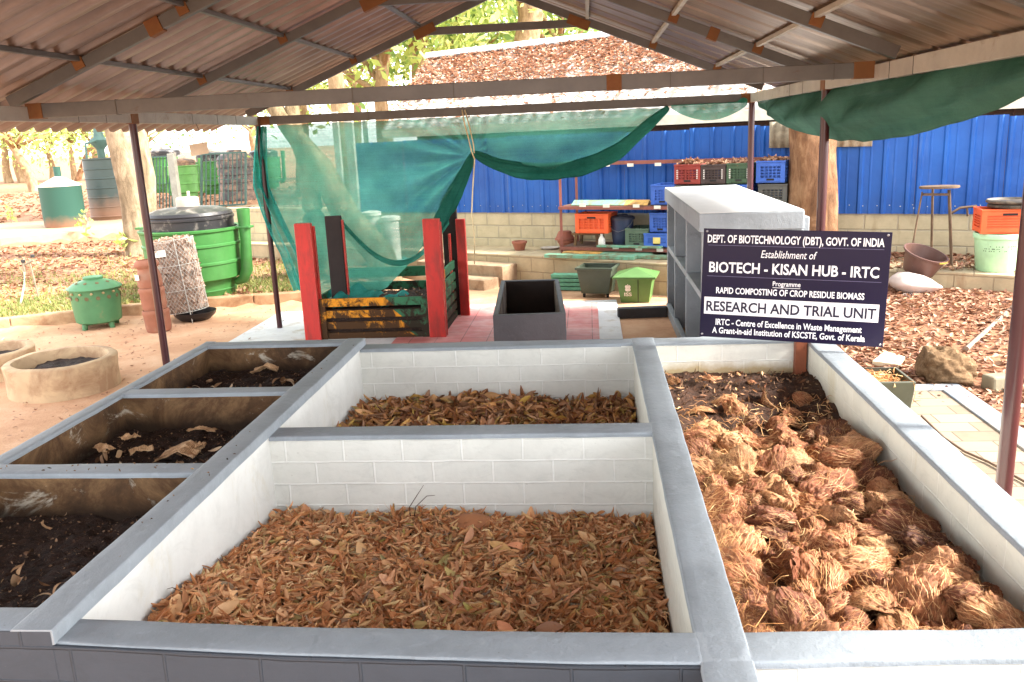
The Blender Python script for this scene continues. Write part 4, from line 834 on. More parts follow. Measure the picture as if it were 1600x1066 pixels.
def tree(label, base, h, r0, lean=(0, 0), crown_r=2.0, zc=.55, n=1500, size=(.10, .2), fol=0, bk=None, seed=0, limbs=7, spread=.7, group='trees beyond the yard', fork=None, cat='tree'):
    base = Vector(base); r = random.Random(seed); o = thing('tree', label, cat, base, 0, group)
    m = MB(); P = [base+Vector((lean[0]*t_+.12*r.gauss(0, 1)*(t_ > 0), lean[1]*t_+.12*r.gauss(0, 1)*(t_ > 0), h*zc*1.3*t_-(.15 if t_ == 0 else 0))) for t_ in (0, .33, .66, 1)]
    trunk_mesh(m, P, [r0*1.25, r0, r0*.85, r0*.6], 14, seed); tips = []
    for k in range(limbs):
        a = 6.28*k/limbs+r.uniform(-.4, .4); s_ = P[2].lerp(P[3], r.random()); e = s_+Vector((math.cos(a)*crown_r*r.uniform(.5, 1), math.sin(a)*crown_r*r.uniform(.5, 1), (h*(1-zc))*r.uniform(.05, .75)))
        mid = s_.lerp(e, .5)+Vector((0, 0, .25*crown_r*r.random())); m.tube([s_, mid, e], [r0*.42, r0*.28, r0*.08], 7); tips += [e, mid.lerp(e, .5), e+Vector((r.gauss(0, .5), r.gauss(0, .5), r.gauss(0, .4)))*crown_r*.35]
    tips.append(P[3]+Vector((0, 0, h*.15)))
    m.build('trunk', bk, o, smooth=180); crown(o, [tuple(t_) for t_ in tips], n, spread*crown_r*.5, size, FOL[fol], seed+5); return o
BK1 = bark('pale_bark', C8(116, 92, 66), C8(150, 124, 94), C8(180, 156, 124)); BK2 = bark('brown_bark', C8(84, 58, 40), C8(124, 90, 64), C8(164, 130, 98)); BK3 = bark('mottled_bark', C8(98, 84, 66), C8(138, 120, 96), C8(172, 154, 128))
tw_ = V(atw(1268, 410, .55)); tw_.z = .40
o = thing('tree', 'thick fluted brown tree trunk in front of the blue fence behind the sign board', 'tree', tw_)
m = MB(); trunk_mesh(m, [tw_, tw_+Vector((-.02, 0, .5)), tw_+Vector((.0, .02, 1.5)), tw_+Vector((-.05, .05, 2.6)), tw_+Vector((-.1, .1, 5))], [.40, .335, .30, .31, .26], 32, 3, .22)
tp = []
for k in range(6): a = k*1.05; s_ = tw_+Vector((-.1, .1, 4.6)); e = s_+Vector((1.6*math.cos(a), 1.6*math.sin(a), 1.6+.4*math.sin(k*3))); m.tube([s_, s_.lerp(e, .5)+Vector((0, 0, .2)), e], [.13, .09, .03], 8); tp += [tuple(e)]
m.build('trunk', BK2, o, smooth=180); crown(o, tp, 500, .6, (.1, .2), FOL[1], 3)
# ================================================================ metal rack with crates
RZ = math.atan2(WA[1], WA[0])
rack = thing('storage_rack', 'rusty red angle iron rack along the block wall holding crates and planks', 'rack', wpt(2.9, .45, .45), RZ)
M_RRED = pm('red_oxide_steel', C8(140, 84, 72), .65, var=.15, bump=.1, dirt=C8(110, 70, 56), damt=.25); M_TAG = pm('white_label', C8(226, 222, 206), .7, bump=0)
for u in (1.12, 2.95, 4.75):
    for off, zt in ((.74, 1.74 if u < 2 else 1.18), (.12, 1.80)): m = MB(); m.bar(wpt(u, off, .45), wpt(u, off, zt), .04, .04, (1, 0, 0)); m.build('post', M_RRED, rack)
for z in (.545, 1.165): 
    for off in (.77, .12): m = MB(); m.bar(wpt(1.10, off, z), wpt(4.77, off, z), .035, .045); m.build('rail', M_RRED, rack)
    m = MB(); a, b, c, d = wpt(1.14, .74, 0), wpt(1.14, .14, 0), wpt(4.73, .14, 0), wpt(4.73, .74, 0); m.prism([(p.x, p.y) for p in (a, d, c, b)], z+.0225, z+.032); m.build('shelf', pm('rusty_tray', C8(104, 78, 64), .8, bump=.2) if z < 1 else bpy.data.materials['rusty_tray'], rack)
m = MB(); m.bar(wpt(1.40, .15, 1.80), wpt(4.77, .15, 1.80), .035, .055); m.build('rail', M_RRED, rack)
for (px, py, off) in ((926, 259, .17), (948, 258, .17), (985, 258, .17), (1028, 257, .17), (910, 321, .79), (947, 322, .79), (994, 322, .79), (1027, 324, .79), (962, 387, .79), (998, 389, .79), (1031, 391, .79)):
    p = V(atw(px, py, off+.004)); m = MB(); m.box(p, (.10, .006, .048), RZ); m.build('paper_label', M_TAG, rack)
def plastic(name, c, var=.16):
    t = NT(name); co = t.co(); col = t.ramp(t.noise(3, 6, .65, co), [(.3, tuple(x*(1-var) for x in c)), (.7, tuple(min(.9, x*(1+var)+.01) for x in c))])
    col = t.mix(t.ramp(t.noise(4, 8, .75, t.co((1, 1, .3)), .6), [(.56, (0, 0, 0)), (.74, (.5,)*3)]), col, tuple(x*.5+.06 for x in c))
    col = t.mix(t.ramp(t.noise(30, 5, .7, t.co((1, 1, .5))), [(.66, (0, 0, 0)), (.74, (.35,)*3)]), col, C8(170, 150, 124))
    t.col(col); t.set(.48, 0, .4); t.bump(t.noise(9, 4, .6, co), .12, .01); return t.m
CRM = {k: plastic('crate_'+k, C8(*v)) for k, v in dict(orange=(226, 92, 40), blue=(54, 96, 180), red=(140, 52, 44), brown=(66, 54, 52), green=(58, 84, 60), grey=(88, 88, 82), dullgreen=(84, 104, 84)).items()}
M_INK = pm('white_print', C8(214, 208, 200), .6, bump=0); M_DARK = pm('dark_inside', C8(38, 36, 36), .9, bump=0)
def crate(loc, rz, w, d, h, key, label, solid=False, ink=False, group='plastic crates on the rack', fill=0, vent=(4, 5)):
    o = thing('plastic_crate', label, 'crate', loc, rz, group); mat = CRM[key]; t_ = .012
    m = MB()
    m.box((0, 0, .012), (w*.94, d*.94, .02))
    for sx in (-1, 1):
        for sy in (-1, 1): m.box((sx*(w/2-.03), sy*(d/2-.03), h/2), (.062, .062, h-.01))
    if solid:
        for s_ in (-1, 1): m.box((0, s_*(d/2-.030), h/2), (w-.06, .012, h-.03)); m.box((s_*(w/2-.030), 0, h/2), (.012, d-.06, h-.03))
    m.build('body', mat, o, local=True, bevel=.004)
    m = MB(); nzv, nxv = vent
    for ax in (0, 1):
        L = (w if ax == 0 else d)-.12; D = (d if ax == 0 else w)/2
        for s_ in (-1, 1):
            def put(cx, cz, sx, sz, th=.010, e=0):
                if ax == 0: m.box((cx, s_*(D-.006-e), cz), (sx, th, sz))
                else: m.box((s_*(D-.006-e), cx, cz), (th, sx, sz))
            put(0, .045, L, .05); put(0, h-.05, L, .05)
            for i in range(1, nzv): put(0, .07+(h-.14)*i/nzv, L, .012)
            for i in range(1, nxv*3 if not solid else nxv): 
                if not solid and i % 3 == 0 or solid: put(-L/2+L*i/(nxv*3 if not solid else nxv), h/2, .014, h-.12)
                else: put(-L/2+L*i/(nxv*3), h/2, .006, h-.12, .006, .004)
    m.build('ribs', mat, o, local=True, bevel=.002)
    m = MB()
    for s_ in (-1, 1): m.box((0, s_*(d/2-.004), h-.012), (w+.012, .022, .024)); m.box((s_*(w/2-.004), 0, h-.012), (.022, d-.03, .024))
    m.build('rim', mat, o, local=True, bevel=.004)
    m = MB(); m.box((0, -d/2-.0015, .048 if not solid else h-.06), (w*.26, .004, .026)); m.build('handle_slot', M_DARK, o, local=True)
    if ink:
        m = MB()
        for s_ in (-1, 1):
            for i in range(5): m.box((s_*(w/2-.045), -d/2-.0015, h*.30+i*.028), (.022, .004, .017)); m.box((s_*(w/2-.045)+.006, -d/2-.003, h*.30+i*.028), (.006, .003, .007), mi=1)
        m.build('stencil_marks', [M_INK, mat], o, local=True)
    if fill:
        r = np.random.default_rng(int(loc[0]*1000) % 997); P = np.stack([r.uniform(-w*.42, w*.42, 160), r.uniform(-d*.42, d*.42, 160), np.zeros(160)], 1); P[:, 2] = h-.03+fill*(1-(P[:, 0]/w*2)**2)*(1-(P[:, 1]/d*2)**2)+r.uniform(0, .03, 160)
        M_ = np.array(pmat(o)); f = leaf_mesh('crate_filling', P@M_[:3, :3].T+M_[:3, 3], (.06, .16), (.03, .07), LIT, .4, (.2, 1), seed=int(loc[0]*100) % 89); tag(f, kind='stuff')
    return o
def cr(pl, pr, pb, off, h, key, label, d=.5, z=None, **k):
    a, b = atw(pl, pb, off), atw(pr, pb, off); zc = z if z is not None else (a[2]+b[2])/2; w = math.hypot(a[0]-b[0], a[1]-b[1]); c = (a+b)/2-WN*(d/2)
    return crate((c[0], c[1], zc), RZ, w, d, h, key, label, **k)
Z2, Z1 = 1.205, 1.495
cr(1053.5, 1094, 288, .72, .28, 'red', 'dark red crate heaped with dry husks at the left of the upper crate row', z=Z1, ink=True, fill=.06)
cr(1095, 1133, 288, .72, .27, 'brown', 'black brown crate between the red and the green crate of the upper row', z=Z1, ink=True, fill=.03)
cr(1135, 1173, 283, .72, .28, 'green', 'dark green crate in the upper row directly left of the maroon post', z=Z1, ink=True, fill=.03)
cr(1181, 1226, 283, .66, .30, 'blue', 'blue crate at the right end of the upper row beside the tree trunk', z=Z1, fill=.03)
cr(1054.5, 1093, 318, .71, .275, 'grey', 'dark grey crate under the red crate mostly hidden behind the shelf unit', z=Z2)
cr(1096, 1132, 318, .71, .275, 'grey', 'dark grey crate under the black brown crate behind the shelf unit', z=Z2)
cr(1139, 1172, 318, .71, .275, 'blue', 'blue crate under the dark green crate peeping over the shelf unit', z=Z2)
cr(1184, 1229, 318, .64, .275, 'grey', 'grey crate under the right hand blue crate beside the tree trunk', z=Z2)
cr(1017, 1052, 320, .74, .29, 'blue', 'single blue crate on the middle shelf beside the green and yellow planks', z=Z2)
cr(1015, 1048, 366, .70, .29, 'blue', 'blue crate standing on another blue crate with a yellow card', z=.80)
cr(1006, 1046, 388, .76, .205, 'blue', 'shallow blue crate with a yellow card on the lower shelf', z=.59)
p = V(atw(1026, 376, .765)); m = MB(); m.box(p, (.11, .006, .09), RZ); tag(m.build('paper_card', pm('yellow_card', C8(226, 204, 120), .7, bump=0)), 'yellow card stuck to the front of the shallow blue crate', 'card')
cr(977, 1012, 383, .74, .275, 'dullgreen', 'dull green crate covered with a paper on the lower shelf beside the navy bin', z=.585)
cr(899, 950, 362, .74, .30, 'orange', 'bright orange crate standing on a small wooden stool on the lower shelf', z=.775, solid=True, d=.40, vent=(4, 5), group=None)
sto = thing('wooden_stool', 'small worn wooden stool under the bright orange crate', 'stool', wpt(1.50, .54, .58), RZ)
M_WOOD = pm('worn_wood', C8(112, 84, 54), .8, var=.25, scale=5, bump=.3, stretch=(1, 6, 6), dirt=C8(70, 52, 38))
m = MB(); m.box((0, 0, .178), (.46, .32, .03)); m.build('seat', M_WOOD, sto, local=True, bevel=.004)
for sx in (-1, 1):
    for sy in (-1, 1): m = MB(); m.bar((sx*.19, sy*.12, 0), (sx*.17, sy*.11, .165), .04, .04, (1, 0, 0)); m.build('leg', M_WOOD, sto, local=True)
bar_ = thing('barrel', 'navy blue plastic barrel with a lid and wire handle beside the orange crate', 'barrel', wpt(2.03, .50, .58), RZ); M_NAVY = plastic('navy_plastic', C8(44, 56, 84))
m = MB(); m.lathe((0, 0, 0), [(0, 0), (.125, 0), (.145, .02), (.165, .18), (.172, .36), (.172, .395)], 28); m.build('body', M_NAVY, bar_, local=True, smooth=50)
m = MB(); m.lathe((0, 0, .39), [(.172, 0), (.19, .0), (.192, .03), (.17, .04), (.165, .05), (.09, .055), (.08, .075), (0, .078)], 28); m.build('lid', plastic('dark_lid', C8(52, 56, 70)), bar_, local=True, smooth=40)
m = MB(); m.tube([(-.185, -.02, .41), (-.18, -.10, .34), (-.1, -.17, .25), (0, -.19, .22), (.1, -.17, .25), (.18, -.10, .34), (.185, -.02, .41)], .004, 5); m.build('handle', pm('wire_grey', C8(120, 120, 120), .4, .6, bump=0), bar_, local=True)
bt = thing('bottle', 'small white plastic bottle standing between the stool and the navy barrel', 'bottle', wpt(1.77, .70, .59)); m = MB(); m.lathe((0, 0, 0), [(0, 0), (.05, 0), (.055, .02), (.05, .10), (.03, .13), (.018, .15)], 16); m.build('body', pm('white_plastic', C8(220, 216, 206), .4, bump=0), bt, local=True, smooth=50); m = MB(); m.lathe((0, 0, .148), [(.021, 0), (.021, .03), (0, .032)], 12); m.build('cap', bpy.data.materials['white_plastic'], bt, local=True, smooth=40)
M_GPL = pm('green_plank_paint', C8(112, 168, 140), .7, var=.14, bump=.2, dirt=C8(120, 100, 72), damt=.35, dscale=8); M_YPL = pm('yellow_plank_paint', C8(214, 166, 88), .7, var=.14, bump=.2, dirt=C8(130, 96, 60), damt=.35, dscale=8)
def plank(u0, u1, off, z, w, th, mats, label, tilt=0, du=0, group='painted planks stored on and under the rack', split=.7):
    o = thing('plank', label, 'plank', wpt((u0+u1)/2, off, z), RZ+du, group); L = u1-u0
    m = MB(); m.box((-L/2+L*split/2, 0, th/2), (L*split, w, th), M=Matrix.Rotation(tilt, 3, 'X')); m.box((L/2-L*(1-split)/2, 0, th/2), (L*(1-split), w, th), M=Matrix.Rotation(tilt, 3, 'X'), mi=1); m.build('board', mats, o, local=True, bevel=.003); return o
plank(1.28, 2.50, .64, 1.21, .14, .03, [M_GPL, M_YPL], 'pale green and yellow plank tilted along the front of the middle shelf', .5)
plank(1.32, 2.46, .40, 1.205, .22, .025, [M_GPL, M_YPL], 'weathered green and yellow plank lying behind the tilted one on the middle shelf')
plank(1.75, 2.75, .81, .588, .12, .025, [M_GPL, M_GPL], 'thin green plank along the front of the lower shelf')
plank(1.02, 2.45, 1.10, .455, .16, .05, [M_GPL, M_GPL], 'long green plank on the terrace edge in front of the rack')
plank(1.22, 2.6, .86, .475, .2, .035, [M_YPL, M_GPL], 'yellow and green plank lying under the rack on the terrace', split=.45)
plank(2.0, 3.0, .98, .458, .12, .05, [M_GPL, M_GPL], 'short green plank right of the long one on the terrace edge')
plank(1.3, 2.5, .62, .46, .2, .05, [M_YPL, M_GPL], 'yellow ended plank pushed farthest under the rack', split=.4)
# clay pots on the terrace
M_TERRA = pm('terracotta', C8(150, 92, 72), .8, var=.15, bump=.3, dirt=C8(140, 90, 76), damt=.3)
def pot(loc, r, h, label, flip=False, group='terracotta pots on the terrace', rim=True):
    o = thing('clay_pot', label, 'pot', loc, 0, group); M_ = Matrix.Rotation(math.pi, 3, 'X') if flip else None; b = (0, 0, h) if flip else (0, 0, 0)
    m = MB(); m.lathe(b, [(0, 0), (r*.62, 0), (r*.66, .01), (r*.92, h*.74), (r, h*.76), (r*1.02, h*.97), (r*.96, h), (r*.84, h), (r*.80, h*.72), (r*.55, .03), (0, .025)], 26, M_); m.build('body', M_TERRA, o, local=True, smooth=45); return o
pot((*atz(812, 391, .45)[:2], .45), .125, .15, 'lone terracotta pot on the terrace edge above the steps')
pp = atz(886, 391, .45); pot((pp[0], pp[1]+.05, .45), .15, .16, 'terracotta pot at the bottom of the stack beside the rack post'); pot((pp[0]-.03, pp[1]+.06, .61), .16, .14, 'upturned terracotta pot on top of the stack beside the rack post', True)
m = MB(); m.lathe((pp[0]-.28, pp[1]+.2, .45), [(0, 0), (.12, 0), (.15, .02), (.16, .03), (.14, .03), (.11, .015), (0, .012)], 24); tag(m.build('clay_saucer', pm('grey_clay', C8(170, 160, 150), .8), smooth=45), 'flat grey clay saucer left of the stacked pots', 'saucer')
# ================================================================ red posted slatted compost crate
cc = thing('compost_crate', 'slatted green and yellow compost crate between four tall red posts', 'compost crate', (-2.58, 10.2, .02))
M_RED = pm('red_post_paint', C8(190, 44, 36), .5, var=.12, bump=.3, bscale=30, stretch=(1, 1, .25), dirt=C8(136, 44, 36), damt=.3, dscale=7, edge=C8(206, 150, 130)); M_POSTD = pm('dark_stained_post', C8(46, 38, 36), .8, var=.2, bump=.3)
def dirty(name, c):
    t = NT(name); co = t.co((1, 1, 1), True); col = t.ramp(t.noise(3, 5, .6, co), [(.3, tuple(x*.8 for x in c)), (.7, c)])
    g = t.n('NewGeometry'); s = t.n('SeparateXYZ'); t.l(g.outputs['Position'], s.inputs[0])
    k = t.math('SUBTRACT', t.noise(7, 8, .75, t.co((1, 1, .7), True), .7), t.math('MULTIPLY', s.outputs[2], .38))
    t.col(t.mix(t.ramp(k, [(.28, (0, 0, 0)), (.40, (.95,)*3)]), col, C8(44, 28, 18))); t.set(.7, 0, .25); t.bump(t.noise(25, 6, .7, co), .4, .01); return t.m
M_SY, M_SG = dirty('dirty_yellow_slat', C8(226, 148, 34)), dirty('dirty_green_slat', C8(56, 116, 82))
def cpost(x, y, h, mats=(M_RED, M_POSTD), back=False):
    m = MB(); m.bb((x-.098, y-.035, 0), (x+.098, y+.035, h)); m.build('post', mats[0], cc, bevel=.008)
for x in (-3.30, -1.80): cpost(x, 9.70, 1.405)
m = MB(); m.bb((-1.790, 9.765, 0), (-1.700, 9.80, 1.36)); m.build('post_channel', M_RED, cc, bevel=.006)
m = MB(); m.bb((-3.29, 9.765, 0), (-3.19, 9.80, 1.36)); m.build('post_channel', M_RED, cc, bevel=.006)
cpost(-3.10, 10.24, 1.43, (M_POSTD, M_POSTD)); cpost(-1.79, 10.95, 1.43, (M_POSTD, M_POSTD))
m = MB(); m.bb((-1.705, 10.86, 0), (-1.585, 10.93, 1.28)); m.build('post', M_RED, cc, bevel=.006)
m = MB(); m.bb((-1.80, 10.80, 0), (-1.775, 10.88, 1.1)); m.build('post_channel', M_RED, cc, bevel=.004)
m = MB(); m.bb((-3.00, 10.22, 0), (-2.978, 10.27, 1.38)); m.build('post_channel', M_RED, cc, bevel=.004)
zs = [(.41, .505), (.275, .36), (.14, .225), (.02, .095)]
for k, (z0, z1) in enumerate(zs):
    sp_ = -2.36+.09*k; tl_ = .05
    m = MB(); y0, y1 = 9.715, 9.745
    vs = [(-3.22, z0), (sp_+tl_, z0), (sp_-tl_, z1), (-3.22, z1)]
    m.add([(x, y0, z) for x, z in vs]+[(x, y1, z) for x, z in vs], [(0, 1, 2, 3), (7, 6, 5, 4), (0, 4, 5, 1), (1, 5, 6, 2), (2, 6, 7, 3), (3, 7, 4, 0)])
    vs = [(sp_+tl_+.001, z0), (-1.89, z0), (-1.89, z1), (sp_-tl_+.001, z1)]
    m.add([(x, y0, z) for x, z in vs]+[(x, y1, z) for x, z in vs], [(0, 1, 2, 3), (7, 6, 5, 4), (0, 4, 5, 1), (1, 5, 6, 2), (2, 6, 7, 3), (3, 7, 4, 0)], 1)
    m.build('slat', [M_SY, M_SG], cc)
m = MB(); m.bb((-3.21, 9.700, 0), (-3.13, 9.714, .50)); m.build('frame_upright', M_SY, cc); m = MB(); m.bb((-1.985, 9.700, 0), (-1.905, 9.714, .50)); m.build('frame_upright', M_SG, cc)
for k, (z0, z1) in enumerate(((.66, .76), (.52, .61), (.40, .485), (.27, .36), (.14, .23), (.02, .1))):
    m = MB(); m.bb((-1.775, 9.80, z0), (-1.745, 10.10-.03*k, z1)); m.bb((-1.775, 10.101-.03*k, z0), (-1.745, 10.86, z1), 1); m.build('slat', [M_SY, M_SG], cc)
    m = MB(); m.bb((-3.30, 9.80, z0-.12*(k > 0)), (-3.27, 10.88, z1-.12*(k > 0))) if k > 0 else None
    if k: m.build('slat', [M_SG], cc)
for (z0, z1) in ((.56, .69), (.39, .50), (.22, .34), (.05, .17)): m = MB(); m.bb((-3.16, 10.90, z0), (-1.89, 10.93, z1)); m.build('slat', M_SG, cc)
hc = lambda x, y: .40+.05*nz(x, y, 3, 1)+nz(x, y, 14, .025, 3)
heap('black_compost', -3.26, -1.78, 9.75, 10.88, hc, M_SOIL, 50, 40)
m = MB(); m.bb((-3.26, 9.752, .03), (-1.78, 10.87, .37)); tag(m.build('black_compost', M_SOIL), kind='stuff')
tag(leaf_mesh('compost_crumbs', scatter(260, -3.2, -1.85, 9.78, 10.85, hc, 61, (0, .02)), (.02, .07), (.01, .03), island_mat('crate_crumbs', [(0, C8(40, 28, 20)), (.7, C8(90, 64, 48)), (1, C8(190, 160, 130))], .7), .5, (.2, 1), seed=62), kind='stuff')
# ================================================================ dark open box on the tiles
bx = thing('planter_box', 'dark charcoal open box with damp brown inside standing on the red floor tiles', 'box', (-.72, 10.4, .02))
M_CHAR = grey_paint('charcoal_paint', C8(66, 68, 72), .3)
def plate(poly, z0, z1, nm, mt, par, bev=.006): m = MB(); m.prism(poly, z0, z1); return m.build(nm, mt, par, bevel=bev)
zt = .62; A, B, C_, D = atz(770, 493, zt), atz(884, 489, zt), atz(873, 436, zt), atz(783, 438, zt)
A, B, C_, D = [(p[0], p[1]) for p in (A, B, C_, D)]
def lerp2(a, b, t): return (a[0]+(b[0]-a[0])*t, a[1]+(b[1]-a[1])*t)
tw = .05
def insets(a, b, c, d, w):
    P = [Vector(p) for p in (a, b, c, d)]; out = []
    for i in range(4): e = (P[(i+1) % 4]-P[i]).normalized(); f = (P[i-1]-P[i]).normalized(); out.append(tuple(P[i]+(e+f)*w))
    return out
a2, b2, c2, d2 = insets(A, B, C_, D, tw)
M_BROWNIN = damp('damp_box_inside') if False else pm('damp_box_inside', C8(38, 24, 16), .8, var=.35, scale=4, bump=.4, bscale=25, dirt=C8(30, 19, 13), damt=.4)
for poly, nm in (((A, B, b2, a2), 'front_wall'), ((B, C_, c2, b2), 'side_wall'), ((C_, D, d2, c2), 'back_wall'), ((D, A, a2, d2), 'side_wall')): plate(poly, .022, zt, nm, M_CHAR, bx)
i1 = insets(a2, b2, c2, d2, .003); i2 = insets(a2, b2, c2, d2, .009)
for k in range(4):
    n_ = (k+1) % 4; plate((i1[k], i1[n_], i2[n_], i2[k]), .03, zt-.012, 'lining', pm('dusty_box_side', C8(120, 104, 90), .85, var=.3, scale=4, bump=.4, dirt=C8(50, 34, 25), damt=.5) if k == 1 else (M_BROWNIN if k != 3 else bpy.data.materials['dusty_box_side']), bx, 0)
plate(i1, .03, .12, 'floor', M_BROWNIN, bx, 0)
# ================================================================ bins and slats in front of the terrace
def frustum(m, w0, d0, w1, d1, z0, z1, mi=0, open_top=False):
    vs = [(-w0/2, -d0/2, z0), (w0/2, -d0/2, z0), (w0/2, d0/2, z0), (-w0/2, d0/2, z0), (-w1/2, -d1/2, z1), (w1/2, -d1/2, z1), (w1/2, d1/2, z1), (-w1/2, d1/2, z1)]
    m.add(vs, [(3, 2, 1, 0), (0, 1, 5, 4), (1, 2, 6, 5), (2, 3, 7, 6), (3, 0, 4, 7)]+([] if open_top else [(4, 5, 6, 7)]), mi)
def tub(m, w0, d0, w1, d1, z0, z1, th=.012):
    frustum(m, w0, d0, w1, d1, z0, z1, open_top=True); b = len(m.v)
    k = th*2; vs = [(-w1/2+th, -d1/2+th, z1), (w1/2-th, -d1/2+th, z1), (w1/2-th, d1/2-th, z1), (-w1/2+th, d1/2-th, z1), (-w0/2+th, -d0/2+th, z0+th), (w0/2-th, -d0/2+th, z0+th), (w0/2-th, d0/2-th, z0+th), (-w0/2+th, d0/2-th, z0+th)]
    m.add(vs, [(0, 4, 5, 1), (1, 5, 6, 2), (2, 6, 7, 3), (3, 7, 4, 0), (4, 7, 6, 5)]); o = b-8
    m.f += [(o+4, o+5, b+1, b), (o+5, o+6, b+2, b+1), (o+6, o+7, b+3, b+2), (o+7, o+4, b, b+3)]; m.m += [0]*4
p = gpos(928, 467); db = thing('wheeled_bin', 'dark green wheeled bin without a lid against the terrace wall', 'bin', (p.x+.06, p.y+.22, p.z), -.25); M_DG = plastic('dark_green_plastic', C8(64, 74, 58))
m = MB(); tub(m, .40, .34, .50, .44, .06, .42); m.build('body', M_DG, db, local=True, bevel=.012)
m = MB(); [m.box((0, s*.225, .42), (.54, .03, .035)) for s in (-1, 1)]; [m.box((s*.255, 0, .42), (.03, .42, .035)) for s in (-1, 1)]; m.build('rim', M_DG, db, local=True, bevel=.008)
for s in (-1, 1): m = MB(); m.lathe((s*.17, -.12, .03), [(0, -.015), (.03, -.015), (.03, .015), (0, .015)], 14, Matrix.Rotation(math.pi/2, 3, 'Y')); m.build('wheel', pm('black_rubber', C8(30, 30, 30), .8, bump=0) if s < 0 else bpy.data.materials['black_rubber'], db, local=True, smooth=40)
p = gpos(990, 474); gb = thing('lidded_bin', 'bright green lidded bin with a white emblem beside the dark wheeled bin', 'bin', (p.x+.05, p.y+.2, p.z), -.18); M_BG = plastic('leaf_green_plastic', C8(80, 116, 58))
m = MB(); tub(m, .38, .34, .48, .44, .0, .34); m.build('body', M_BG, gb, local=True, bevel=.014)
m = MB(); vs = [(-.29, -.27, .335), (.29, -.27, .335), (.29, .27, .335), (-.29, .27, .335), (-.29, -.27, .365), (.29, -.27, .365), (.29, .27, .365), (-.29, .27, .365), (-.02, -.05, .455), (.02, -.05, .455), (.02, .05, .455), (-.02, .05, .455)]
m.add(vs, [(3, 2, 1, 0), (0, 1, 5, 4), (1, 2, 6, 5), (2, 3, 7, 6), (3, 0, 4, 7), (4, 5, 9, 8), (5, 6, 10, 9), (6, 7, 11, 10), (7, 4, 8, 11), (8, 9, 10, 11)]); m.build('lid', M_BG, gb, local=True, bevel=.006)
fr = lambda x, z: (x, -.170-.05*(z/.34)-.0025, z)
m = MB()
for a in range(4):
    an = a*math.pi/2+math.pi/4; c = (-.09+.028*math.cos(an), .205+.028*math.sin(an)); m.add([fr(c[0]+.019*math.cos(an+t_), c[1]+.024*math.sin(an+t_)) for t_ in np.linspace(0, 2*math.pi, 10)[:-1]], [tuple(range(9))])
m.add([fr(x, z) for x, z in ((-.095, .15), (-.085, .15), (-.085, .26), (-.095, .26))], [(0, 1, 2, 3)])
m.build('emblem', M_INK, gb, local=True)
def word(body, par, o_, xa, za, w, h, mat, name='lettering'):
    cu = bpy.data.curves.new('t', 'FONT'); cu.body = body; cu.offset = .02; o = bpy.data.objects.new('t', cu); COL.objects.link(o); dg = bpy.context.evaluated_depsgraph_get(); dg.update(); me = bpy.data.meshes.new_from_object(o.evaluated_get(dg)); bpy.data.objects.remove(o)
    c = np.array([q.co[:] for q in me.vertices]); x0, x1 = c[:, 0].min(), c[:, 0].max()
    for q in me.vertices: q.co = o_(xa+(q.co.x-x0)/(x1-x0)*w, za+q.co.y/.73*h)
    me.materials.append(mat); o = bpy.data.objects.new(name, me); COL.objects.link(o); o.parent = par
word('ISS', gb, fr, -.14, .095, .10, .05, M_INK)
m = MB(); m.bb((.045, -.218, .01), (.055, -.214, .33)); m.build('seam', M_DARK, gb, local=True)
for k in range(4):
    p0, p1 = gpos(868, 456), gpos(906, 458); o = thing('plank', 'green slat at the bottom of the neat stack by the dark wheeled bin' if k == 0 else ('second green slat up in the neat stack by the dark wheeled bin' if k == 1 else ('third green slat up in the neat stack by the dark wheeled bin' if k == 2 else 'green slat on top of the neat stack by the dark wheeled bin')), 'plank', ((p0.x+p1.x)/2+.12, (p0.y+p1.y)/2+.15, .006+k*.062), -.32+.02*k, 'green slats stacked beside the wheeled bin'); m = MB(); m.box((0, 0, .03), (.72, .16, .05)); m.build('board', bpy.data.materials.get('mint_plank') or pm('mint_plank', C8(96, 158, 128), .7, var=.12, bump=.2, dirt=C8(70, 110, 90)), o, local=True, bevel=.005)
m = MB(); a, b = gpos(965, 497), gpos(1042, 494); m.bar((a.x, a.y, .05), (b.x, b.y, .05), .12, .16); tag(m.build('kerb_stone', M_CHAR, bevel=.015), 'low charcoal painted kerb beside the end of the shelf unit', 'kerb')
# ================================================================ right hand yard
def rg(px, py): return gpos(px, py)
p = V(atz(1462, 415, .45)); st = thing('work_stool', 'tall rusty iron stand with a round top on the ledge before the blue fence', 'stand', (p.x+.0, p.y-.1, .45)); M_IR = pm('rusty_iron', C8(84, 66, 50), .8, var=.25, bump=.3, dirt=C8(116, 92, 68), damt=.3)
yS = p.y-.1; top = aty(1468, 291, yS); lf, rf, l1, r1_ = aty(1420, 410, yS-.02), aty(1487, 415, yS), aty(1441, 300, yS-.02), aty(1483, 297, yS)
m = MB(); m.lathe((top[0], yS, top[2]-.025), [(0, 0), (.235, 0), (.24, .012), (.235, .03), (0, .03)], 24, sy=.6); m.build('top', M_IR, st, smooth=40)
m = MB(); m.tube([V(l1), V((lf[0], yS-.02, .45))], .011, 8); m.build('leg', M_IR, st, smooth=60)
m = MB(); m.tube([V(r1_), V((rf[0], yS, .45))], .020, 8); m.build('leg', M_IR, st, smooth=60)
m = MB(); m.tube([(r1_[0]-.1, yS+.25, r1_[2]), (rf[0]-.12, yS+.34, .45)], .016, 8); m.build('leg', M_IR, st, smooth=60)
b0, b1 = aty(1442, 304, yS-.02), aty(1483, 304, yS); m = MB(); m.bar(V(b0), V(b1), .03, .03); m.build('stretcher', M_IR, st)
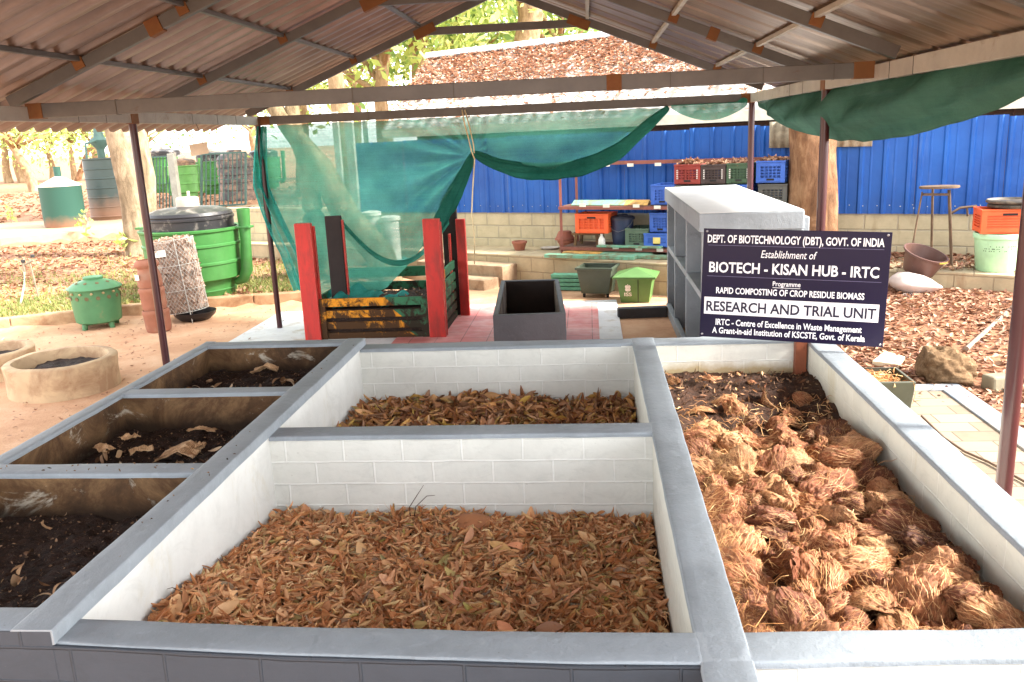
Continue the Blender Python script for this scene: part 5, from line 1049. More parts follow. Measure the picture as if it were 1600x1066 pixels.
b0, b1, b2_, b3 = aty(1487, 333, yS), aty(1500, 325, yS), aty(1526, 322, yS), aty(1512, 338, yS); m = MB(); m.tube([V(b0), V(b1), V(b2_)], .016, 6); m.tube([V(aty(1511, 325, yS)), V(b3)], .013, 6); m.build('side_arm', M_IR, st, smooth=50)
pt = V(atz(1561, 424, .45)); tb = thing('tub', 'pale mint plastic tub on the ledge holding an orange crate on its mouth', 'tub', (pt.x, pt.y+.1, .45)); kx = .31/ .31
R1 = abs(aty(1597, 370, pt.y)[0]-aty(1525, 370, pt.y)[0])/2; M_MINT = plastic('mint_plastic', C8(168, 208, 164)); zt1 = aty(1560, 363, pt.y+.1)[2]-.45
m = MB(); m.lathe((0, 0, 0), [(0, 0), (R1*.80, 0), (R1*.84, .015), (R1*.97, zt1*.86), (R1*1.03, zt1*.87), (R1*1.04, zt1*.97), (R1*1.0, zt1), (R1*.96, zt1), (R1*.9, zt1*.6), (R1*.78, .02), (0, .02)], 36); m.build('body', M_MINT, tb, local=True, smooth=45)
m = MB(); rv = random.Random(5)
for k in range(46): a = rv.uniform(-2.6, -.3); z = zt1*rv.choice((.56, .62, .68)); rr0 = R1*(.84+.13*z/zt1/.86)+.001; m.lathe((rr0*math.cos(a), rr0*math.sin(a), z), [(.006, 0), (0, .001)], 6, Matrix.Rotation(a, 3, 'Z') @ Matrix.Rotation(math.pi/2, 3, 'Y'))
m.build('drain_holes', pm('hole_dark', C8(70, 84, 70), .9, bump=0), tb, local=True)
oc = crate((pt.x+.05, pt.y+.08, .45+zt1+.002), RZ*.45, .60, .42, .29, 'orange', 'orange crate upside down on the pale mint tub under two dark lids', solid=True, group=None, vent=(5, 1))
for k in range(2):
    m = MB(); m.lathe((pt.x+.16-.02*k, pt.y+.08, .45+zt1+.295+k*.05), [(0, 0), (.27, 0), (.30, .01), (.305, .03), (.29, .045), (.27, .02), (0, .018)], 32); tag(m.build('lid', pm('dark_grey_lid', C8(56, 50, 44), .6, var=.2, bump=.15, dirt=C8(120, 104, 84)) if k == 0 else bpy.data.materials['dark_grey_lid'], smooth=45), ('lower' if k == 0 else 'upper')+' of two dark round lids stacked on the orange crate by the fence', 'lid', 'dark round lids on the orange crate')
pb = V(atz(1599, 420, .45)); pot((pb.x+.12, pb.y+.1, .45), .24, .34, 'big ochre clay pot at the right edge behind the pale mint tub', group=None)
# ledge litter is part of the leaf scatter; sack and basin below the ledge
ps = rg(1430, 457); sk = thing('sack', 'full white woven sack lying on the leaf litter under the brown basin', 'sack', ps)
def sack(u, v):
    a = 2*math.pi*u; ph = math.pi*(v-.5); cp = abs(math.cos(ph))**.55; x = .28*cp*math.copysign(abs(math.cos(a))**.5, math.cos(a)); y = .20*cp*math.copysign(abs(math.sin(a))**.5, math.sin(a)); z = .12*math.sin(ph)*(1-.55*abs(x/.28)**3)*(1-.5*abs(y/.2)**3)
    k = 1+.10*noise.noise(Vector((x*6, y*6, z*5)))+.05*noise.noise(Vector((x*22, y*16, 3))); z2 = .105+z*k*(1+.35*(x+.0)/.3*-1)+.03*x/.3*-1; return (x*k, y*k, max(.0, z2))
m = MB(); m.grid(sack, 40, 24); m.build('bag', pm('woven_white_sack', C8(178, 162, 154), .75, var=.06, bump=.3, bscale=120, dirt=C8(190, 150, 130), damt=.25), sk, local=True, smooth=180)
m = MB()
for k in range(9): m.tube([(-.2+.02*k, -.2, .03), (-.22+.028*k, -.25, .015), (-.2+.03*k, -.29, .004)], .004, 4)
m.build('frayed_mouth', bpy.data.materials['woven_white_sack'], sk, local=True)
yB = ps.y+.10; c0, c1, cb = aty(1421, 390, yB), aty(1486, 404, yB), aty(1455, 436, yB); rB = math.hypot(c1[0]-c0[0], c1[2]-c0[2])/2; cB = V((c0+c1)/2); til = -math.atan2(c1[2]-c0[2], c1[0]-c0[0])
ba = thing('basin', 'brown plastic basin tipped against the ledge on top of the white sack', 'basin', (cB.x, yB, cB.z)); Mb = Matrix.Rotation(til, 3, 'Y') @ Matrix.Rotation(.28, 3, 'X')
m = MB(); m.lathe((cB.x, yB+.12, cB.z), [(0, -.27), (rB*.66, -.27), (rB*.72, -.25), (rB*.96, -.03), (rB*1.05, -.02), (rB*1.05, 0), (rB*.97, .0), (rB*.68, -.24), (0, -.255)], 36, Mb); m.build('bowl', plastic('brown_plastic', C8(86, 58, 49)), ba, smooth=45)
m = MB(); m.lathe((cB.x, yB+.12, cB.z), [(rB*1.052, -.022), (rB*1.054, -.002)], 16, Mb, a0=-1.2, a1=-.35); m.build('yellow_rim_print', pm('yellow_print', C8(190, 160, 70), .6, bump=0), ba)
# rock, pole, stone, bucket, slab, paving, cable
prk = rg(1488, 600); rk2 = MB()
def rock(u, v):
    a = 2*math.pi*u; ph = math.pi*(v-.5); d = Vector((math.cos(ph)*math.cos(a), math.cos(ph)*math.sin(a), math.sin(ph)))
    k = 1+.30*noise.noise(d*1.6+Vector((3, 1, 0)))+.16*noise.noise(d*4+Vector((0, 3, 0)))+.07*noise.noise(d*10); q = Vector((d.x*.27, d.y*.2, d.z*.165))*k
    q.x = max(-.21, q.x); q = Matrix.Rotation(.35, 3, 'Y') @ q; return (prk.x+q.x-.02, prk.y+.12+q.y, prk.z+.11+max(-.13, q.z))
rk2.grid(rock, 64, 40); t_ = NT('rough_laterite'); co_ = t_.co(world=True); t_.col(t_.ramp(t_.noise(7, 8, .75, co_, .5), [(.3, C8(74, 56, 40)), (.5, C8(122, 96, 70)), (.7, C8(166, 138, 106))])); t_.set(.95, 0, .15); b_ = t_.bump(t_.noise(12, 8, .75, co_), 1, .05); t_.bump(t_.noise(50, 5, .7, co_), .8, .01, b_)
tag(rk2.build('boulder', t_.m, smooth=180), 'rough pitted tan boulder lying on the leaf litter beside the paving', 'boulder')
a, b = rg(1513, 550), rg(1640, 432); m = MB(); m.tube([a+Vector((-.02, 0, .03)), (a+b)/2+Vector((0, 0, .045)), b+Vector((0, 0, .04))], .024, 10); tag(m.build('pole', pm('pale_bare_pole', C8(134, 116, 100), .6, var=.1, scale=10, bump=.2), smooth=60), 'long pale bare pole lying across the leaf litter behind the boulder', 'pole')
pst = rg(1562, 612); m = MB(); m.box((pst.x, pst.y+.06, pst.z+.06), (.20, .14, .13), .3); m.v = [tuple(Vector(v)+noise.noise_vector(Vector(v)*5)*.02) for v in m.v]; tag(m.build('stone_block', pm('mossy_stone', C8(120, 112, 92), .9, var=.25, bump=.5, bscale=30), bevel=.02), 'small grey squared stone block near the right hand maroon post', 'stone')
zt_b = .40; q0, q1, q2 = atz(1434, 597, zt_b), atz(1347, 572, zt_b), atz(1414, 575, zt_b); bw = .42
bk_ = thing('bucket', 'square dark olive bucket with coir fibres at the corner of the paving beside the tank', 'bucket', (q0[0]-bw*.5-.01, q0[1]+bw*.5, .02)); M_OL = plastic('dark_olive_plastic', C8(70, 70, 54))
m = MB(); tub(m, bw*.84, bw*.84, bw, bw, 0, zt_b-.02, .014); m.build('body', M_OL, bk_, local=True, bevel=.03, seg=3)
m = MB(); r_ = np.random.default_rng(3)
for k in range(150):
    x, y = r_.uniform(-.17, .17, 2); L = r_.uniform(.04, .12); a = r_.uniform(0, 6.28); z = zt_b-.085+r_.uniform(0, .05)+.03*math.exp(-(x*x+y*y)/.01); m.tube([(x, y, z), (x+math.cos(a)*L*.5, y+math.sin(a)*L*.5, z+.03*r_.random()), (x+math.cos(a)*L, y+math.sin(a)*L, z+.01*r_.normal())], .0025, 4)
m.tube([(.12, -.15, zt_b-.04), (.19, -.205, zt_b-.015), (.205, -.225, zt_b-.10), (.185, -.235, zt_b-.18)], .0025, 4)
m.lathe((0, 0, zt_b-.11), [(.2, -.03), (.12, .03), (0, .05)], 12); f_ = m.build('coir_fibres', bpy.data.materials['loose_coir'], bk_, local=True, smooth=180); tag(f_, kind='stuff')
m = MB(); c = [rg(1362, 572), rg(1404, 578), rg(1414, 565), rg(1383, 556)]; m.add([tuple(p_+Vector((0, 0, z))) for z in (.005, .05) for p_ in c], [(3, 2, 1, 0), (4, 5, 6, 7), (0, 1, 5, 4), (1, 2, 6, 5), (2, 3, 7, 6), (3, 0, 4, 7)]); tag(m.build('stone_slab', pm('pale_slab', C8(206, 190, 160), .8, bump=.2), bevel=.006), 'pale cream flat slab on the leaves just behind the olive bucket', 'slab')
def pave_mat():
    t = NT('cream_paving'); g = t.n('NewGeometry'); br = t.n('TexBrick'); mp = t.n('Mapping'); mp.inputs['Rotation'].default_value = (0, 0, .0); t.l(g.outputs['Position'], mp.inputs[0]); t.l(mp.outputs[0], br.inputs['Vector'])
    br.inputs['Scale'].default_value = 1; br.inputs['Brick Width'].default_value = .40; br.inputs['Row Height'].default_value = .20; br.inputs['Mortar Size'].default_value = .005; br.inputs['Color1'].default_value = (*C8(144, 128, 108), 1); br.inputs['Color2'].default_value = (*C8(118, 103, 86), 1); br.inputs['Mortar'].default_value = (*C8(78, 66, 54), 1)
    t.col(t.mix(t.ramp(t.noise(5, 7, .7, t.co(world=True)), [(.4, (0, 0, 0)), (.7, (.3,)*3)]), br.outputs['Color'], C8(146, 131, 112))); t.set(.8, 0, .25); t.bump(br.outputs['Fac'], -.6, .006); return t.m
c0, c1 = atz(1493, 600, .06), atz(1600, 672, .06)
Yp = c0[1]; Xp = (c0[0]+c1[0])/2
m = MB(); m.bb((1.58, -3, -.1), (Xp-.17, Yp-.15, .045)); tag(m.build('paving', pave_mat()), kind='structure')
m = MB(); m.bb((Xp-.17, -3, -.1), (Xp+.02, Yp-.15, .06)); m.bb((1.6, Yp-.149, -.1), (Xp+.02, Yp+.02, .06)); tag(m.build('paving_kerb', pm('pale_blue_grey_kerb', C8(116, 123, 131), .7, var=.08, bump=.2, dirt=C8(160, 150, 136)), bevel=.008), kind='structure')
P = [V(atz(*q, .06)) for q in ((1440, 650), (1475, 684), (1508, 706), (1545, 722), (1600, 752), (1680, 800))]; m = MB(); m.tube(P, .009, 6); tag(m.build('cable', pm('brown_cable', C8(92, 72, 56), .6, bump=0), smooth=60), 'dark brown cable trailing over the cream paving behind the maroon post', 'cable')
# ================================================================ left hand yard
def ring(px, py, ro, h, label, soil=True, d=0, tilt=0):
    p = gpos(px, py); o = thing('cement_ring', label, 'cement ring', (*back(p, ro)[:2], p.z-.02), 0, 'cement rings on the sand'); mt = bpy.data.materials.get('sandy_cement') or pm('sandy_cement', C8(186, 158, 124), .9, var=.14, scale=4, bump=.5, bscale=40, dirt=C8(150, 116, 88), damt=.3)
    m = MB(); n_ = 60; prof = [(ro*1.03, 0), (ro, .02), (ro*.985, h*.5), (ro*1.0, h-.015), (ro-.015, h), (ro-.075, h), (ro-.085, h-.02), (ro-.085, .02)]; m.lathe((0, 0, 0), prof, n_); m.v = [tuple(Vector(v)*1+noise.noise_vector(Vector(v)*4)*.012) for v in m.v]; m.build('ring', mt, o, local=True, smooth=50)
    c_ = back(p, ro); hs_ = heap('black_compost', c_.x-ro*.64, c_.x+ro*.64, c_.y-ro*.64, c_.y+ro*.64, lambda x, y: p.z+h*.66+nz(x, y, 7, .03), M_SOIL, 24, 24); return o
ring(106, 626, .52, .34, 'nearer whole cement ring half full of dark compost on the sand'); ring(-12, 600, .47, .30, 'cement ring cut off by the left edge of the picture')
M_GP = pm('weathered_green_paint', C8(72, 120, 80), .5, var=.14, scale=3, bump=.15, dirt=C8(110, 120, 84), damt=.1, dscale=4)
p = gpos(158, 516); gd = thing('composting_pot', 'squat green footed pot with a shallow conical lid and a row of brown air holes', 'composting pot', back(p, .29), .4); H = .62; gd.scale = (.87, .87, .86)
m = MB(); m.lathe((0, 0, 0), [(0, .09), (.30, .09), (.33, .11), (.345, .30), (.36, .60), (.365, .63)], 36); m.build('body', M_GP, gd, local=True, smooth=50)
m = MB(); m.lathe((0, 0, .62), [(.365, 0), (.395, 0), (.40, .012), (.30, .085), (.15, .13), (.14, .14), (.145, .165), (.135, .18), (.10, .175), (0, .16)], 36); m.build('lid', M_GP, gd, local=True, smooth=40)
for k in range(4): a = -2.3+k*1.5; m = MB(); m.tube([(.26*math.cos(a), .26*math.sin(a), .11), (.29*math.cos(a), .29*math.sin(a), -.01)], [.05, .035], 10); m.build('foot', M_GP, gd, local=True, smooth=50)
M_PLUG = pm('clay_plug', C8(104, 92, 62), .8); M_KNOB = pm('cream_knob', C8(160, 142, 100), .7)
for k in range(14):
    a = -math.pi+k*.449; m = MB(); Mx = Matrix.Rotation(a, 3, 'Z') @ Matrix.Rotation(math.pi/2, 3, 'Y'); m.lathe((.352*math.cos(a), .352*math.sin(a), .50), [(.030, 0), (.03, .012), (.022, .008), (0, .006)], 12, Mx); m.build('air_hole', M_PLUG, gd, local=True)
    a += .22; m = MB(); m.lathe((.36*math.cos(a), .36*math.sin(a), .575), [(.02, 0), (.018, .025), (.0, .03)], 10, Matrix.Rotation(a, 3, 'Z') @ Matrix.Rotation(math.pi/2, 3, 'Y')); m.build('knob', M_KNOB, gd, local=True)
for k in range(10): a = -math.pi+k*.628; m = MB(); m.lathe((.27*math.cos(a), .27*math.sin(a), .725), [(.028, 0), (.02, .004), (0, .005)], 10, Matrix.Rotation(a, 3, 'Z') @ Matrix.Rotation(.55, 3, 'Y')); m.build('air_hole', M_PLUG, gd, local=True)
p = gpos(250, 521); tp_ = thing('terracotta_stack', 'tall stack of three terracotta pipe pots with a blank white tag', 'composter', back(p, .17)); Mt = Matrix.Rotation(-.055, 3, 'Y')
for k, (z, c_) in enumerate(((0, 0), (.29, 0), (.58, 0))):
    m = MB(); r_ = .168-.007*k; pf = [(r_*.86, .0), (r_*.9, .02), (r_*.95, .06), (r_*.96, .22), (r_*1.0, .235), (r_*1.0, .26), (r_*.97, .285), (r_*.9, .291)] if k < 2 else [(r_*.9, 0), (r_, .03), (r_*.98, .14), (r_*.80, .22), (r_*.78, .25), (r_*.98, .28), (r_*1.02, .30), (r_*.9, .335), (r_*.7, .36), (r_*.68, .34)]
    m.lathe(Mt @ Vector((0, 0, z)), pf, 26, Mt); m.build('pot_section', pm('terracotta_dusty', C8(150, 98, 76), .85, var=.14, bump=.35, dirt=C8(150, 120, 100), damt=.25) if k == 0 else bpy.data.materials['terracotta_dusty'], tp_, local=True, smooth=50)
m = MB(); m.add([tuple(Mt @ Vector((.17*math.cos(a), .17*math.sin(a), z))) for z in (.70, .77) for a in (-2.4, -2.1, -1.85)], [(0, 1, 4, 3), (1, 2, 5, 4)]); m.build('tag', pm('blank_tag', C8(232, 228, 216), .6, bump=0), tp_, local=True)
# wire mesh composter
p = gpos(300, 505); wm = thing('mesh_composter', 'tilted wire mesh cylinder packed with dry leaves standing on a black dish', 'composter', back(gpos(297, 505), .27)); Mw = Matrix.Rotation(-.10, 3, 'Y'); R0, H0 = .285, .98; zb0 = .14
m = MB(); nW = 34
for k in range(nW):
    for sg in (-1, 1):
        P = []
        for j in range(25): a = 2*math.pi*k/nW+sg*j/24*2.6; P.append(Mw @ Vector((R0*math.cos(a), R0*math.sin(a), zb0+H0*j/24)))
        m.tube(P, .0026, 3, False)
for z in (zb0, zb0+.30, zb0+.64, zb0+H0): m.tube([Mw @ Vector((R0*1.01*math.cos(a), R0*1.01*math.sin(a), z)) for a in np.linspace(0, 2*math.pi, 40)], .004, 5, False)
m.build('wire_mesh', pm('galvanised_wire', C8(190, 188, 180), .45, .3, bump=0), wm, local=True, smooth=180)
m = MB()
for a in (-1.0, 1.2, 2.6, -2.5): m.tube([Mw @ Vector((R0*1.02*math.cos(a), R0*1.02*math.sin(a), -.02)), Mw @ Vector((R0*1.02*math.cos(a), R0*1.02*math.sin(a), zb0+H0+.02))], .006, 6)
m.build('rods', bpy.data.materials['galvanised_wire'], wm, local=True, smooth=60)
m = MB(); m.lathe((0, 0, 0), [(0, zb0+.01), (R0*.9, zb0+.01), (R0*.93, .5), (R0*.9, zb0+H0*.97), (R0*.6, zb0+H0*1.0), (0, zb0+H0*1.01)], 24, Mw); m.build('leaf_core', pm('dry_leaf_mass', C8(166, 144, 128), .9, var=.3, scale=30, bump=.6), wm, local=True, smooth=60)
r = np.random.default_rng(6); a = r.uniform(0, 2*np.pi, 1300); z = r.uniform(zb0, zb0+H0, 1300); P = np.stack([R0*.94*np.cos(a), R0*.94*np.sin(a), z], 1)@np.array(Mw).T; cap_ = r.uniform(-.19, .19, (200, 2)); P = np.vstack([P, np.column_stack([cap_, np.full(200, zb0+H0)])@np.array(Mw).T]); P += np.array(wm.location)
f_ = leaf_mesh('leaf_fill', P, (.05, .1), (.025, .05), island_mat('greyed_leaves', [(0, C8(120, 96, 82)), (.4, C8(164, 134, 116)), (1, C8(196, 172, 154))], .7), 1.2, (.2, 1), seed=7, parent=wm); tag(f_, kind='stuff')
m = MB(); m.add([tuple(Mw @ Vector(((R0+.012)*math.cos(a_), (R0+.012)*math.sin(a_), z_))) for z_ in (.92, 1.01) for a_ in (-2.35, -2.05, -1.75, -1.45)], [(0, 1, 5, 4), (1, 2, 6, 5), (2, 3, 7, 6)]); m.build('tag', bpy.data.materials['blank_tag'], wm, local=True)
m = MB(); m.lathe((.09, 0, 0), [(0, .01), (.2, .01), (.27, .07), (.29, .12), (.275, .12), (.2, .03), (0, .025)], 30); m.build('dish', pm('black_plastic', C8(34, 32, 34), .4, bump=0), wm, local=True, smooth=45)
# kerbs and slab path
M_KERB = pm('stained_kerb', C8(178, 146, 112), .9, var=.18, bump=.5, bscale=30, dirt=C8(132, 92, 62), damt=.4, dscale=2)
def kerb(pts, w, h, label, mat, zoff=0):
    m = MB(); 
    for a, b in zip(pts, pts[1:]):
        n_ = max(1, int(math.hypot(b[0]-a[0], b[1]-a[1])/.8))
        for k in range(n_):
            p_ = lerp2(a, b, k/n_); q_ = lerp2(a, b, (k+1)/n_-.006); za, zb = gh(p_[0], p_[1]+.3), gh(q_[0], q_[1]+.3); m.bar((p_[0], p_[1]+w/2, za-h/2+.03+zoff), (q_[0], q_[1]+w/2, zb-h/2+.03+zoff), w, h)
    return tag(m.build('kerb', mat, bevel=.015), label, 'kerb')
kerb(KERB1, .16, .30, 'stained concrete kerb holding up the grassy strip behind the green composting pot', M_KERB)
m = MB(); k2 = [(x, y) for x, y in KERB2]; m.prism([(x, y) for x, y in k2]+[(x-1.2, y+5.2) for x, y in k2[::-1]], .1, .385); tag(m.build('path', pm('pale_concrete_path', C8(168, 148, 120), .85, var=.08, bump=.3, dirt=C8(184, 150, 120), damt=.25, dscale=1)), kind='structure')
# tap stand with hose
p = gpos(57, 472); ts = thing('tap_stand', 'thin pale standpipe with a crossbar and a green hose curling down to the sand', 'tap', (p.x, p.y+.08, p.z)); M_PVC = pm('grey_pvc', C8(128, 118, 100), .5, bump=0)
yT = p.y+.08; t0_, t1_, t2_ = aty(47, 412, yT), aty(37, 415, yT), aty(52, 407, yT)
m = MB(); m.tube([p+Vector((0, .08, -.05)), V(t0_)], .012, 8); m.build('pipe', M_PVC, ts, smooth=60)
m = MB(); m.tube([V(t1_), V(t2_)], .015, 8); m.tube([V(t1_)+Vector((0, 0, .05)), V(t1_)-Vector((0, 0, .09))], .02, 8); m.build('crossbar', M_PVC, ts, smooth=60)
for q in (t1_, t2_): m = MB(); m.tube([V(q)+Vector((0, 0, .045)), V(q)+Vector((0, 0, .085))], .03, 10); m.build('valve_knob', pm('black_knob', C8(44, 42, 42), .5, bump=0), ts, smooth=50)
g0, g1 = gpos(3, 537), gpos(-25, 560); m = MB(); m.tube([V(t1_)-Vector((0, 0, .08)), V(aty(38, 445, yT)), V(aty(31, 480, yT-.3)), V(aty(18, 518, yT-.9)), g0+Vector((0, 0, .03)), g1+Vector((0, 0, .02))], .014, 8); m.build('hose', pm('pale_green_hose', C8(150, 190, 160), .5, bump=0), ts, smooth=180)
# ---- big biogas digesters
M_BIO = plastic('biogas_green', C8(54, 112, 50)); M_DOME = pm('black_dome', C8(36, 34, 36), .4, var=.15, bump=.08, dirt=C8(150, 140, 130), damt=.25); M_WT = pm('cast_weight', C8(190, 180, 164), .8, bump=.3)
def digester(loc, R, label, rz=0, base=.28, hb=1.05, pipes=True, dome=.30, group='biogas digesters', weight=True, bmat=None, dmat=None, sides=(.05, 2.9)):
    o = thing('biogas_digester', label, 'biogas digester', loc, rz, group); G = bmat or M_BIO
    m = MB(); rib = lambda r0, z: [(r0, z-.03), (r0+.018, z-.018), (r0+.018, z+.012), (r0, z+.025)]
    m.lathe((0, 0, 0), [(R*.74, -.02), (R*.78, base*.45), (R*.80, base*.5), (R*.78, base*.55), (R*.80, base), (R*.95, base+.04), *rib(R*.965, base+(hb-base)*.36), *rib(R*.975, base+(hb-base)*.70), (R*.99, hb-.05), (R*1.03, hb-.03), (R*1.035, hb), (R*1.0, hb+.01), (R*.93, hb), (R*.92, hb-.2), (0, hb-.2)], 56); m.build('tank', G, o, local=True, smooth=40)
    m = MB(); m.lathe((0, 0, hb), [(R*.87, -.15), (R*.87, dome*.42), (R*.89, dome*.45), (R*.89, dome*.55), (R*.86, dome*.60), (R*.87, dome*.66), (R*.84, dome*.80), (R*.6, dome*.98), (R*.25, dome*1.06), (0, dome*1.08)], 56); m.build('gas_dome', dmat or M_DOME, o, local=True, smooth=40)
    if weight:
        m = MB(); m.lathe((.0, 0, hb+dome*1.02), [(0, 0), (R*.22, 0), (R*.23, .04), (R*.225, .13), (R*.19, .15), (0, .152)], 20); m.tube([(.03, 0, hb+dome+.14), (.03, 0, hb+dome+.24)], .022, 8); m.build('weight', M_WT, o, local=True, smooth=45)
    if pipes:
        for a, top, bot in ((sides[0], hb+.26, base+.0), (sides[1], hb-.06, base)):
            c, s = math.cos(a), math.sin(a); k_ = 1.19 if a < 1 else 1.34; x, y = (R*k_)*c, (R*k_)*s
            m = MB(); m.tube([(x, y, top), (x*.985, y*.985, hb-.2), (x*.94, y*.94, base+.12), (x*.86, y*.86, base-.02), (x*.72, y*.72, base-.06)], [R*.135, R*.105, R*.125, R*.11, R*.07], 16, False); m.build('inlet_pipe' if a < 1 else 'outlet_pipe', G, o, local=True, smooth=60)
            m = MB(); m.bar((R*.98*c, R*.98*s, hb-.012), (R*(k_+.14)*c, R*(k_+.14)*s, hb-.012), R*.24, .035); m.build('bracket', G, o, local=True, bevel=.01)
            if a < 1: m = MB(); m.lathe((x, y, top-.0), [(R*.12, -.05), (R*.12, -.045), (0, -.045)], 14); m.build('mouth', M_DARK, o, local=True)
    return o
p = gpos(338, 470); digester(back(gpos(313, 470), .60), .72, 'large bright green biogas digester with a black dome just behind the left maroon post', rz=-.1)
# ---- background of the left side
p = gpos(104, 357); dr = thing('drum', 'squat dark green drum with a pale conical lid on the concrete path', 'drum', back(p, rpx(p, 61)*.95)); R_ = rpx(dr.location, 60)
m = MB(); m.lathe((0, 0, 0), [(R_*.94, 0), (R_, .1), (R_*1.02, 1.08), (R_*1.04, 1.12)], 40); t = NT('drum_green'); g = t.n('TexCoord'); s = t.n('SeparateXYZ'); t.l(g.outputs['Object'], s.inputs[0]); t.col(t.mix(t.ramp(t.math('ADD', s.outputs[2], t.math('MULTIPLY', t.noise(4, 5, .6), .3)), [(.22, (1, 1, 1)), (.5, (0, 0, 0))]), C8(38, 82, 70), C8(140, 98, 74))); t.set(.6)
m.build('body', t.m, dr, local=True, smooth=40); m = MB(); m.lathe((0, 0, 1.12), [(R_*1.05, -.02), (R_*1.05, .0), (R_*.1, .26), (0, .27)], 40); m.build('lid', pm('pale_lid', C8(206, 196, 182), .7), dr, local=True, smooth=40); m = MB(); m.tube([(0, 0, 1.36), (0, 0, 1.62)], .09, 12); m.build('outlet', bpy.data.materials['drum_green'], dr, local=True, smooth=60)
p = gpos(174, 345); tk = thing('water_tank', 'tall ribbed steel tank rusty at its foot with a pump pipe behind it', 'tank', back(p, rpx(p, 56)*.95)); R_ = rpx(tk.location, 56); pf = [(R_*.98, 0)]
for k in range(6): z = .1+k*.27; pf += [(R_, z), (R_*1.025, z+.015), (R_*1.025, z+.03), (R_, z+.045), (R_, z+.15)]
pf += [(R_, 1.72), (R_*1.04, 1.74), (R_*1.04, 1.78), (R_*.98, 1.78), (R_*.97, 1.2), (0, 1.2)]
t = NT('ribbed_tank_steel'); g = t.n('TexCoord'); s = t.n('SeparateXYZ'); t.l(g.outputs['Object'], s.inputs[0]); t.col(t.mix(t.ramp(t.math('ADD', s.outputs[2], t.math('MULTIPLY', t.noise(3, 5, .6), .5)), [(.5, (1, 1, 1)), (1.0, (0, 0, 0))]), C8(60, 72, 70), C8(130, 96, 76))); t.set(.5, .2)
m = MB(); m.lathe((0, 0, 0), pf, 40); m.build('shell', t.m, tk, local=True, smooth=40)
pj = thing('hand_pump', 'grey green pump standpipe with a flared collar rising behind the ribbed tank', 'pump', back(p, 2.0)); M_GG = pm('grey_green_paint', C8(70, 96, 90), .6, bump=.1)
m = MB(); m.lathe((0, 0, 0), [(.12, 0), (.11, 2.0), (.13, 2.05), (.26, 2.2), (.28, 2.3), (.16, 2.38), (.13, 2.55), (.11, 3.0), (.10, 4.2)], 20); m.build('column', M_GG, pj, local=True, smooth=50)
m = MB(); m.tube([(.05, -.2, 2.3), (.05, -.85, 2.2), (.05, -.9, 1.75)], .035, 8); m.build('spout', M_GG, pj, local=True, smooth=60); m = MB(); m.box((.05, -.98, 1.55), (.22, .02, .26)); m.build('tag', bpy.data.materials['blank_tag'], pj, local=True)
def gate(l, r_, bot, top, label, D, n=9, w=.06):
    a, b = V(aty(l, bot[0], D)), V(aty(r_, bot[1], D)); c, d = V(aty(l, top[0], D)), V(aty(r_, top[1], D)); o = thing('gate', label, 'gate', a, 0, 'grey green barred gates'); up = (0, 1, 0)
    m = MB()
    for p_, q_ in ((a, b), (c, d), (a, c), (b, d)): m.bar(p_, q_, .05, w, up)
    m.build('frame', M_GG, o)
    m = MB()
    for k in range(1, n): m.bar(a.lerp(b, k/n)+Vector((0, .01, 0)), c.lerp(d, k/n)+Vector((0, .01, 0)), .03, .035, up)
    m.bar(a.lerp(c, .5)+Vector((0, .04, 0)), b.lerp(d, .5)+Vector((0, .04, 0)), .02, .04, up); m.build('bars', M_GG, o); return o
gate(315, 384, (324, 319), (241, 238), 'open grey green barred gate leaf in front of the grey ribbed tank', 27.5, 10, .09)
gate(234, 270, (327, 328), (246, 244), 'narrow grey green barred gate leaf beside the pale tree trunk', 28.5, 7, .09)
gp = thing('gate_post', 'pale stout gate post between the two barred gate leaves', 'post', gpos(272, 333)); pp_ = gp.location; m = MB(); q = V(aty(268, 240, pp_.y)); m.bb((q.x-.12, pp_.y-.1, pp_.z-.1), (q.x+.10, pp_.y+.1, q.z)); m.build('shaft', pm('pale_post', C8(164, 160, 150), .8), gp, bevel=.02)
def far_dig(px, py, D, wpx, label, dome=True, R=None, bmat=None, dmat=None, base=.3, hb=1.2, pipes=True):
    a = aty(px, py, D); R = wpx/2*D/FPX; return digester((a[0], D, gh(a[0], D)), R, label, .2, base*R/.7, a[2]-gh(a[0], D), pipes, .32*R/.7, bmat=bmat, dmat=dmat)
M_BIO2 = plastic('biogas_green_dull', C8(96, 150, 78)); M_DOME2 = pm('faded_dome', C8(96, 80, 72), .7, var=.2, bump=.1, dirt=C8(170, 130, 100))
far_dig(285, 259, 33, 46, 'green biogas digester with a rusty dark dome between the two gate leaves', bmat=M_BIO2, dmat=M_DOME2)
far_dig(335, 252, 36, 62, 'bright green biogas digester behind the open barred gate leaf')
far_dig(412, 246, 38, 50, 'distant green biogas digester beside the end of the shade net')
far_dig(258, 246, 39, 56, 'distant green digester with a pale weight seen above the narrow gate leaf', pipes=False)
D = 31; a = aty(366, 240, D); wt = thing('water_tank', 'faded charcoal ribbed plastic water tank behind the open barred gate leaf', 'tank', (a[0], D, gh(a[0], D))); hT = a[2]-gh(a[0], D); R_ = 29*D/FPX; pf = [(R_*.97, 0)]
for k in range(5): z = hT*(.08+.16*k); pf += [(R_, z), (R_, z+hT*.11), (R_*.95, z+hT*.12), (R_*.95, z+hT*.145)]
pf += [(R_*.97, hT*.88), (R_*.85, hT*.96), (R_*.4, hT*1.03), (R_*.38, hT*1.08), (0, hT*1.08)]
m = MB(); m.lathe((0, 0, 0), pf, 36); m.build('shell', pm('faded_charcoal_plastic', C8(76, 72, 74), .6, var=.12, bump=.05, dirt=C8(150, 120, 100)), wt, local=True, smooth=40)
